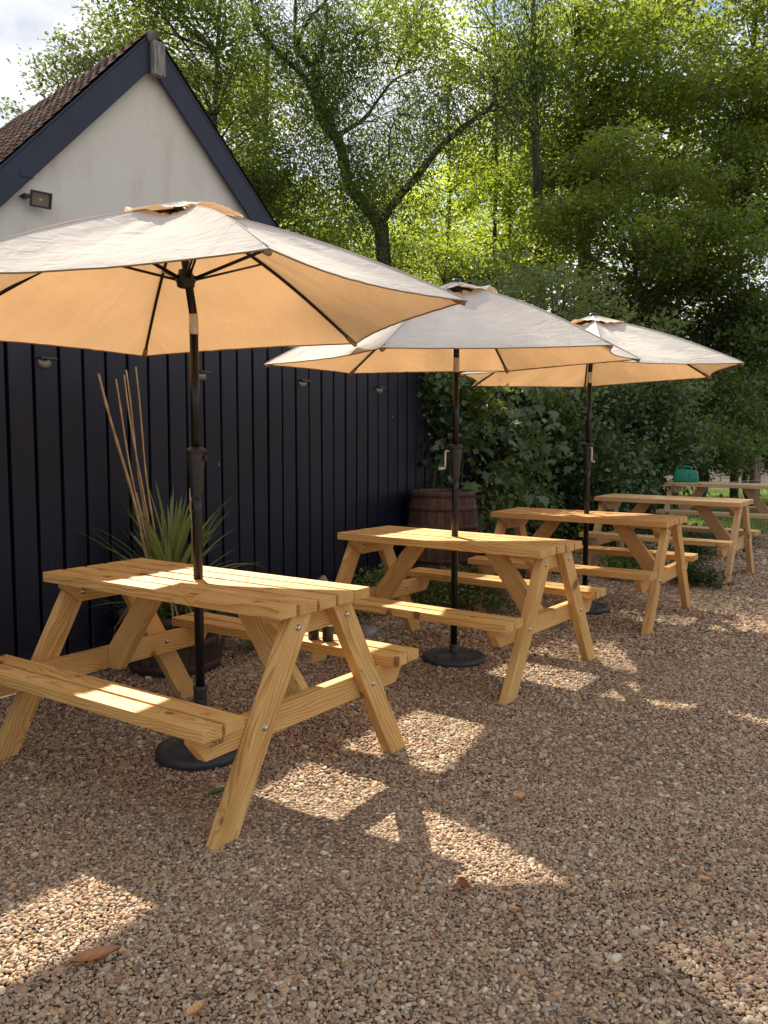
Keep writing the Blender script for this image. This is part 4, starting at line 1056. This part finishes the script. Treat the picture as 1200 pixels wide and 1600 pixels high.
# elder, right half of the fence
def shrub(name, base, fn, n, r0, r1, nl, size, lm, label, seed, stem=.02, asp=.6, fl=.4, cat='shrub', squash=.8, sh=.45, group=None):
    root = empty(name, base, label=label, cat=cat, group=group)
    C, Rr = clumps(fn, n, r0, r1, seed, squash)
    C = [tuple(np.array(c)-np.array(base)) for c in C]
    mb = MB(); stems(mb, (0, 0, 0), C, .6, stem, seed); mb.build('stem', M_BARK, root)
    leaf_cloud('foliage', C, Rr, nl, size, lm, root, seed=seed, aspect=asp, flat=fl, shell=sh)
    return root
shrub('elder_bush', fp(8.3, -.1), lambda g: fp(g.uniform(6.7, 10.4), g.uniform(-.75, .0), g.uniform(.25, 1.95)*(1 if g.random() < .7 else .7)), 80, .2, .38, 21000, .075, L_IVY, 'leafy green bush hanging over the far half of the black fence', 21)
shrub('elder_bush', fp(9.3, -.3), lambda g: fp(g.uniform(8.7, 10.5), g.uniform(-.85, -.2), g.uniform(1.2, 2.05)), 16, .16, .3, 3800, .07, L_ELDER, 'lighter green spray of leaves in front of the far fence post', 22)
shrub('elder_bush', (2.3, 13.4, 0), lambda g: (2.3+g.gauss(0, .75), 13.2+g.gauss(0, .6), min(3.75, abs(g.gauss(2.6, .8)))), 60, .28, .5, 15000, .085, L_ELDER, 'olive green flowering bush rising behind the farthest parasol', 23, stem=.05, squash=.5)
shrub('privet_bush', fp(3.0, .9), lambda g: fp(g.uniform(1.2, 4.4), g.uniform(.6, 1.8), g.uniform(.5, 2.05)), 30, .25, .4, 6000, .07, L_DARK, 'dark bush behind the black fence seen under the front parasol', 24)
# weeds along the fence foot
wl = [((-.02, 6.35), .20, 'low weeds at the fence foot behind the left leg of the second table', L_GRASS), ((.20, 6.60), .26, 'leafy weed with dry leaves behind the second table', L_ELDER),
      ((.45, 6.45), .22, 'clump of weeds in front of the oak barrel', L_GRASS), ((.72, 6.35), .20, 'grassy weed on the gravel right of the oak barrel', L_ELDER),
      ((1.05, 7.2), .24, 'green weed between the oak barrel and the third table', L_IVY), ((2.35, 7.75), .20, 'weed clump under the fourth table', L_GRASS),
      ((2.75, 7.50), .16, 'low weed beside the third table rear leg', L_IVY), ((3.2, 9.0), .26, 'leafy ground plant behind the fourth table', L_IVY),
      ((3.6, 9.5), .26, 'leafy ground plant between the two farthest tables', L_IVY), ((2.8, 9.3), .24, 'ground plant close to the far fence', L_IVY),
      ((3.80, 11.9), .27, 'sunlit pale leaved bush at the edge of the lawn by the fence post', L_LIME), ((-.35, 6.10), .14, 'tiny weed beside the boulder', L_IVY)]
for k, ((x, y), r, lb, lm) in enumerate(wl):
    root = empty('weed_plant', (x, y, 0), label=lb, cat='weed', group='weeds at the foot of the fence')
    C, Rr = clumps(lambda g: (g.gauss(0, r*.6), g.gauss(0, r*.6), g.uniform(.03, r*1.1)), 9, r*.3, r*.5, 60+k, .7)
    leaf_cloud('foliage', C, Rr, int(2200*r/.25), .035, lm, root, seed=70+k, aspect=.55)
    g = random.Random(90+k); items = []; tones = []
    for q in range(26):
        items.append((arc((g.gauss(0, r*.5), g.gauss(0, r*.5), 0), g.uniform(0, 6.28), g.uniform(.7, 1.5), r*g.uniform(.6, 1.5), g.uniform(.3, 1.5), 6), .004)); tones.append(g.random())
    blade_mesh('stalks', items, L_GRASS if k % 3 else L_DRY, root, tones)
# dry litter of leaves near the fence
g = np.random.default_rng(8); s_ = g.uniform(-.2, 9.5, 40); of = -np.abs(g.normal(.0, .28, 40))-.02
C = [fp(a, b, .012) for a, b in zip(s_, of)]
leaf_cloud('leaf_litter', C, [(.22, .22, .012)]*40, 1500, .035, L_DRY, None, seed=12, flat=2, spray=1, label='dry brown leaf litter along the foot of the fence', cat='leaf litter', kind='stuff')

# ------------------------------------------------------------------ lawn grass
def lawn_grass():
    g = np.random.default_rng(4); n = 60000
    Y = 11.0+(g.random(n)**1.4)*13; X = g.uniform(3.0, .5*24+3, n); X = 3.3+(X-3.0)*(Y/24)**.6
    lim = 11.3+np.clip((X-4.6)*.3, 0, .65)-np.clip((X-6.6)*.17, 0, 1)
    ok = (Y > lim+g.normal(0, .12, n)); X, Y = X[ok], Y[ok]; n = len(X)
    h = g.uniform(.03, .09, n)*(1+.6*(g.random(n) < .1)); a = g.uniform(0, 6.28, n); wv = .006+.004*g.random(n)
    lx, ly = np.cos(a)*wv, np.sin(a)*wv; tx, ty = g.normal(0, .025, n), g.normal(0, .025, n)
    z = np.full(n, .003)
    V = np.stack([np.stack([X-lx, Y-ly, z], 1), np.stack([X+lx, Y+ly, z], 1), np.stack([X+tx, Y+ty, z+h], 1)], 1).reshape(-1, 3).astype(np.float32)
    me = bpy.data.meshes.new('lawn_grass'); me.vertices.add(3*n); me.vertices.foreach_set('co', V.ravel())
    me.loops.add(3*n); me.loops.foreach_set('vertex_index', np.arange(3*n, dtype=np.int32))
    me.polygons.add(n); me.polygons.foreach_set('loop_start', np.arange(0, 3*n, 3, dtype=np.int32))
    try: me.polygons.foreach_set('loop_total', np.full(n, 3, dtype=np.int32))
    except Exception: pass
    t = me.attributes.new('tone', 'FLOAT', 'POINT'); t.data.foreach_set('value', np.repeat(g.random(n), 3).astype(np.float32))
    me.update(calc_edges=True); me.validate()
    link('lawn_grass', me, L_GRASS, None, label='short green grass growing on the lawn beyond the tables', cat='grass', kind='stuff')
lawn_grass()
# wooden wire post on the lawn
q = atd(1179, 752, 15.2)
pr = empty('fence_post', (q[0], q[1], 0), label='weathered short wooden post with wire, standing on the lawn at far right', cat='post')
mb = MB(); box(mb, .15, .15, 1.0, T((0, 0, .46))@Matrix.Rotation(.3, 4, 'Z'), .02); mb.build('timber', noisy('old_post', (.12, .07, .05), (.30, .20, .15), 6, .9, .8, .01, stretch=(6, 6, 1)), pr)
mb = MB(); tube(mb, [(-2.2, .4, .42), (-1, .2, .45), (0, -.09, .55), (1, .1, .48), (2.5, .3, .5)], .006, 5); mb.build('wire', M_ALU, pr)
mb = MB(); vs = []; fs = []
g = random.Random(3)
nx, ny = 60, 10
for a in range(ny+1):
    for b in range(nx+1):
        x = 3+b*.5; y = 20.5+a*.9; u_ = a/ny
        vs.append((x, y, -.02+1.1*u_**1.2*(1+.15*math.sin(x*1.3)+.1*g.uniform(-1, 1))))
fs = [(a*(nx+1)+b, a*(nx+1)+b+1, (a+1)*(nx+1)+b+1, (a+1)*(nx+1)+b) for a in range(ny) for b in range(nx)]
mb.add(vs, fs, True); mb.build('earth_bank', M_SOIL, None, kind='structure')

# ------------------------------------------------------------------ trees
def limb(mb, pts, r0, r1, k=5, n=8, seed=0):
    P = spline(pts, k); m_ = len(P)-1
    tube(mb, P, [r0+(r1-r0)*(j/m_)**.8 for j in range(m_+1)], n, jit=.06, seed=seed); return P
def tree(name, px, dep, hpx, crown, nclump, cr, nl, size, lm, label, seed, tr=.22, bark=None, asp=.6, depth_sp=2.5, down=0, trunk=None, cat='tree', sh=.45, lean=0, squash=.8, base_z=0, flat=.35, limbs=.5):
    """crown: list of (px, py, half-width px, half-height px) blobs seen at depth dep; turned into volumes"""
    g = random.Random(seed)
    base = atd(px, 700, dep); base = np.array([base[0], base[1], base_z])
    root = empty(name, base, label=label, cat=cat)
    sc_ = dep/FPX
    top = atd(px+lean, hpx, dep)-base
    mb = MB()
    tp = trunk and [atd(a, b, dep)-base for a, b in trunk] or [np.array([0, 0, 0.]), top*.35+np.array([g.uniform(-.2, .2), 0, 0]), top*.7+np.array([g.uniform(-.2, .2), .1, 0]), top]
    tp[0] = np.array([tp[0][0], tp[0][1], -.1])
    P = limb(mb, tp, tr, tr*.25, seed=seed)
    C = []; Rr = []
    tot = sum(c[2]*c[3] for c in crown)
    for (cx, cy, hw, hh) in crown:
        k = max(1, int(round(nclump*hw*hh/tot)))
        for _ in range(k):
            a = g.uniform(0, 6.28); r = math.sqrt(g.random())
            x, y = cx+hw*r*math.cos(a), cy+hh*r*math.sin(a)
            dd = dep+g.uniform(-1, 1)*depth_sp*math.sqrt(max(.05, 1-r*r))
            q = atd(x, y, dep)-base; q[1] += dd-dep; C.append(q)
            q2 = cr*g.uniform(.6, 1.25); Rr.append((q2, q2, q2*squash))
    for c in C:
        if g.random() > limbs: continue
        # leave trunk at a point lower than the clump
        zz = c[2]-g.uniform(.3, 1.2)*.35*np.linalg.norm(c[:2]-P[len(P)//2][:2])-.3
        j = min(range(len(P)), key=lambda i: abs(P[i][2]-zz)); b = P[j]
        mid = (b+c)/2+np.array([g.uniform(-.2, .2), g.uniform(-.2, .2), g.uniform(-.1, .35)])*np.linalg.norm(c-b)*.35
        r0 = max(.02, tr*(1-.75*j/len(P))*.30); limb(mb, [b, mid, c], r0, .008, 4, 6)
    mb.build('trunk', bark or M_BARK, root)
    leaf_cloud('crown', C, Rr, nl, size, lm, root, seed=seed, aspect=asp, flat=flat, shell=sh, down=down)
    return root

# A: big crooked willow traced limb by limb, 17 m away
def willow():
    dep = 17.0; base = atd(603, 700, dep); base = np.array([base[0], base[1], 0.])
    root = empty('willow_tree', base, label='big crooked willow with forked pale limbs in the middle of the photo', cat='tree')
    mb = MB(); g = random.Random(77)
    def Z(x, y): return (380+x/2.857, y/2.857)
    L = [([(603, 790), (605, 560), (600, 420), (595, 352)], .30, .26, 0),
         ([Z(610, 1005), Z(530, 900), Z(470, 820), Z(430, 640), Z(395, 560), Z(340, 400), Z(300, 290)], .22, .13, .3),
         ([Z(300, 290), Z(240, 210), Z(222, 130), Z(225, 0), (455, -60)], .10, .04, .5),
         ([Z(240, 200), Z(290, 95), Z(370, 0), (530, -40)], .07, .03, 0),
         ([Z(430, 640), Z(350, 540), Z(310, 420), Z(255, 340), Z(200, 300), Z(130, 230), Z(70, 165), Z(58, 60), (395, -40)], .15, .04, -.6),
         ([Z(300, 290), Z(345, 220), Z(350, 130), Z(365, 50), (505, -30)], .09, .04, .8),
         ([Z(310, 255), Z(380, 225), Z(445, 205), Z(500, 140), Z(560, 100)], .06, .015, .3),
         ([Z(610, 1005), Z(680, 900), Z(770, 800), Z(850, 700), Z(930, 620), Z(1030, 550), Z(1105, 492), Z(1118, 420), Z(1112, 380)], .16, .05, -.4),
         ([Z(1105, 495), Z(1160, 500), Z(1230, 540), (830, 200)], .04, .012, -.2),
         ([Z(430, 600), Z(540, 515), Z(600, 420), Z(680, 310), Z(790, 250)], .09, .02, .6),
         ([Z(680, 310), Z(700, 230), Z(745, 100), Z(790, 0)], .035, .01, .5),
         ([Z(650, 700), Z(655, 590), Z(690, 500), Z(740, 400)], .04, .01, .2)]
    ends = []
    for pts, r0, r1, off in L:
        n_ = len(pts); W_ = []
        for j, (x, y) in enumerate(pts):
            q = atd(x, y, dep)-base; q[1] += off*j/(n_-1); W_.append(q)
        if pts[0][1] > 700: W_[0][2] = -.1
        P = limb(mb, W_, r0*.6, r1*.55, 5, 9, seed=int(r0*100)); ends.append(P)
    # twigs and hanging leaf strands
    C = []; Rr = []
    for P in ends[1:]:
        for j in range(2, len(P), 2):
            for _ in range(3):
                b = P[j]; d = np.array([g.gauss(0, 1), g.gauss(0, 1), g.gauss(.4, .7)]); d /= np.linalg.norm(d); Lh = g.uniform(.4, 1.5)
                e = b+d*Lh; limb(mb, [b, b+d*Lh*.5+np.array([0, 0, .08]), e, e+d*.2-np.array([0, 0, .45])], .010, .003, 3, 5)
                if g.random() < .8:
                    C.append(e-np.array([0, 0, .25])); q = g.uniform(.18, .42); Rr.append((q, q, q*1.5))
    mb.build('trunk', M_BARKP, root)
    # extra masses read from the photo
    for (cx, cy, hw, hh, k) in ((625, 235, 60, 70, 16), (470, 250, 55, 70, 14), (400, 40, 60, 50, 8), (660, 60, 70, 60, 9), (555, 60, 70, 60, 6), (560, 330, 50, 60, 16), (520, 300, 40, 60, 12), (610, 400, 40, 40, 10), (440, 120, 50, 60, 8), (700, 240, 40, 60, 7)):
        for _ in range(k):
            q = atd(cx+g.uniform(-1, 1)*hw, cy+g.uniform(-1, 1)*hh, dep)-base; q[1] += g.uniform(-1.6, 1.6); C.append(q); r = g.uniform(.25, .5); Rr.append((r, r, r*1.3))
    leaf_cloud('crown', C, Rr, 56000, .075, L_WILLOW, root, seed=7, aspect=.38, flat=.1, shell=.2, down=.9)
willow()
tree('ash_tree', 345, 15.5, -20, [(300, 60, 110, 90), (370, 190, 60, 120), (250, 0, 90, 60), (400, 300, 50, 70), (190, -410, 12, 12), (180, -405, 12, 12), (190, -430, 15, 15), (180, -420, 15, 15), (185, -450, 12, 12)]+[(182, -430, 10, 10)]*2, 84, .5, 30000, .075, L_WILLOW, 'many stemmed ash with small grey green leaves above the right slope of the house roof', 31, tr=.11, asp=.45, depth_sp=1.6, limbs=.9, sh=.15, squash=.6)  # small high clumps out of view, added to shade the gravel at lower right
tree('ash_tree', 420, 19, 40, [(400, 230, 60, 120), (440, 330, 60, 60), (340, 130, 50, 60)], 36, .6, 11000, .09, L_MAPLE, 'darker narrow tree standing between the house and the willow', 32, tr=.14, depth_sp=1.2, limbs=.8, sh=.2, squash=.5)
tree('cherry_tree', 150, 24, 120, [(150, 130, 75, 60), (95, 190, 30, 30), (200, 70, 60, 30), (45, 205, 25, 20)], 34, .6, 8000, .13, L_ELDER, 'light green tree showing over the tiled roof ridge', 33, tr=.12, depth_sp=1.2, sh=.2, squash=.6)
SQ = dict(sh=.12, squash=.36)
tree('lime_tree', 700, 25.5, 100, [(700, 330, 110, 110), (640, 390, 70, 60), (770, 280, 90, 110), (720, 420, 110, 40)], 90, .8, 17000, .12, L_LIME, 'bright yellow green backlit tree right of the willow fork', 34, tr=.14, depth_sp=1.3, flat=.9, **SQ)
tree('lime_tree', 770, 21, -60, [(720, 60, 90, 90), (770, 160, 70, 70), (640, 40, 60, 60)], 46, .7, 7500, .11, L_LIME2, 'high yellow green crown against the bright sky', 35, tr=.09, depth_sp=1.5, flat=.8, **SQ)
tree('birch_tree', 835, 18, -80, [(815, 50, 48, 80), (830, 150, 40, 60)], 34, .4, 14000, .07, L_WILLOW, 'birch with fine drooping grey green leaves hanging at the top', 36, tr=.15, asp=.4, down=1.2, depth_sp=1.0, trunk=[(845, 800), (843, 440), (838, 250), (834, 80), (832, -60)], squash=1.7, sh=.1)
tree('maple_tree', 910, 20, -80, [(900, 120, 90, 130), (880, 290, 80, 90), (960, 230, 80, 100)], 84, .85, 30000, .11, L_MAPLE, 'tall dark maple with straight black trunk right of the birch', 37, tr=.22, depth_sp=2.0, trunk=[(918, 800), (914, 440), (910, 250), (903, 80), (900, -60)], flat=.7, **SQ)
tree('maple_tree', 1030, 22, -80, [(1030, 80, 90, 110), (1060, 250, 90, 110)], 70, .85, 26000, .115, L_MAPLE, 'maple with brighter green crown between the two rightmost trunks', 38, tr=.15, depth_sp=1.8, flat=.8, **SQ)
tree('maple_tree', 1150, 18, -80, [(1150, 90, 90, 140), (1190, 280, 80, 110), (1130, 300, 60, 70)], 76, .8, 29000, .10, L_MAPLE, 'maple at the right edge of the photo with a leaning trunk', 39, tr=.10, depth_sp=1.8, lean=40, flat=.7, **SQ)
tree('field_maple', 985, 16.5, 290, [(990, 400, 150, 60), (1040, 320, 90, 45), (900, 350, 80, 45), (1120, 390, 90, 50), (950, 270, 50, 40)], 80, .6, 29000, .085, L_MAPLE, 'low spreading maple in front of the dark trunks', 40, tr=.10, depth_sp=1.6, flat=.8, **SQ)
tree('field_maple', 800, 21, 200, [(820, 340, 80, 100), (780, 420, 90, 40)], 50, .7, 11000, .10, L_LIME2, 'sunlit green maple between the lime tree and the black trunks', 46, tr=.1, depth_sp=1.3, flat=.8, **SQ)
tree('hazel_tree', 700, 20, 370, [(680, 425, 80, 30), (760, 415, 80, 30)], 30, .55, 6500, .09, L_MAPLE, 'leafy hazel showing over the middle parasol', 41, tr=.07, depth_sp=1.0, flat=.7, **SQ)
tree('hazel_tree', 505, 20, 300, [(500, 350, 80, 60), (570, 400, 60, 40), (460, 410, 60, 50)], 44, .6, 9500, .10, L_LIME2, 'leafy hazel behind the right edge of the front parasol', 42, tr=.08, depth_sp=1.3, flat=.7, **SQ)
# hedge at right
def hedge(name, cx, cy, hw, hh, dep, n, nl, lm, label, seed, size=.09):
    tree(name, cx, dep, cy, [(cx, cy, hw, hh)], n, .55, nl, size, lm, label, seed, tr=.09, depth_sp=1.1, cat='hedge', limbs=.4, sh=.2, squash=.5)
hedge('hedge_shrub', 1100, 520, 110, 90, 17.0, 66, 26000, L_DARK, 'dark dense hedge to the right of the farthest parasol', 51)
hedge('hedge_shrub', 1090, 650, 90, 60, 16.0, 44, 17000, L_DARK, 'dark lower hedge leaves above the green can', 52, .08)
hedge('hedge_shrub', 1230, 560, 90, 120, 18.0, 56, 20000, L_DARK, 'dark hedge at the right edge above the wooden post', 53)
hedge('hedge_shrub', 950, 500, 80, 60, 19.0, 36, 12000, L_DARK, 'hedge between the middle and farthest parasols', 54)
hedge('hedge_shrub', 1010, 600, 60, 90, 18.5, 36, 12000, L_DARK, 'hedge right behind the far end of the black fence', 55)
hedge('hedge_shrub', 1080, 700, 60, 30, 15.2, 26, 9000, L_DARK, 'low dark leaves directly behind the green can', 56, .08)
hedge('hedge_shrub', 1180, 680, 70, 36, 16.6, 34, 11000, L_DARK, 'dark low hedge growth behind the wooden wire post', 57, .10)
# far wood closing the view
g = random.Random(6); C = []; Rr = []
for k in range(420):
    px = g.uniform(-300, 1500); dep = g.uniform(44, 56); z = g.uniform(0, 1)
    top_ = 130 if px > 860 else (250 if px > 560 else (330 if px > 380 else 480))
    py = 700-(700-top_)*z**.8
    if px < 250: py = max(py, 560)
    C.append(atd(px, py, dep)); r = g.uniform(1.4, 2.9); Rr.append((r, r, r*.8))
leaf_cloud('distant_wood', C, Rr, 120000, .28, L_LIME2, None, seed=44, label='mass of woodland foliage closing the view behind the trees', cat='woodland', kind='stuff', shell=.6)
C = [];Rr=[]
for k in range(90):
    px = g.uniform(850, 1420); dep = g.uniform(27, 30); C.append(atd(px, g.uniform(560, 740), dep)); r = g.uniform(.8, 1.4); Rr.append((r, r, r))
leaf_cloud('understorey', C, Rr, 22000, .16, L_DARK, None, seed=45, label='dark shaded undergrowth below the hedge at far right', cat='undergrowth', kind='stuff')
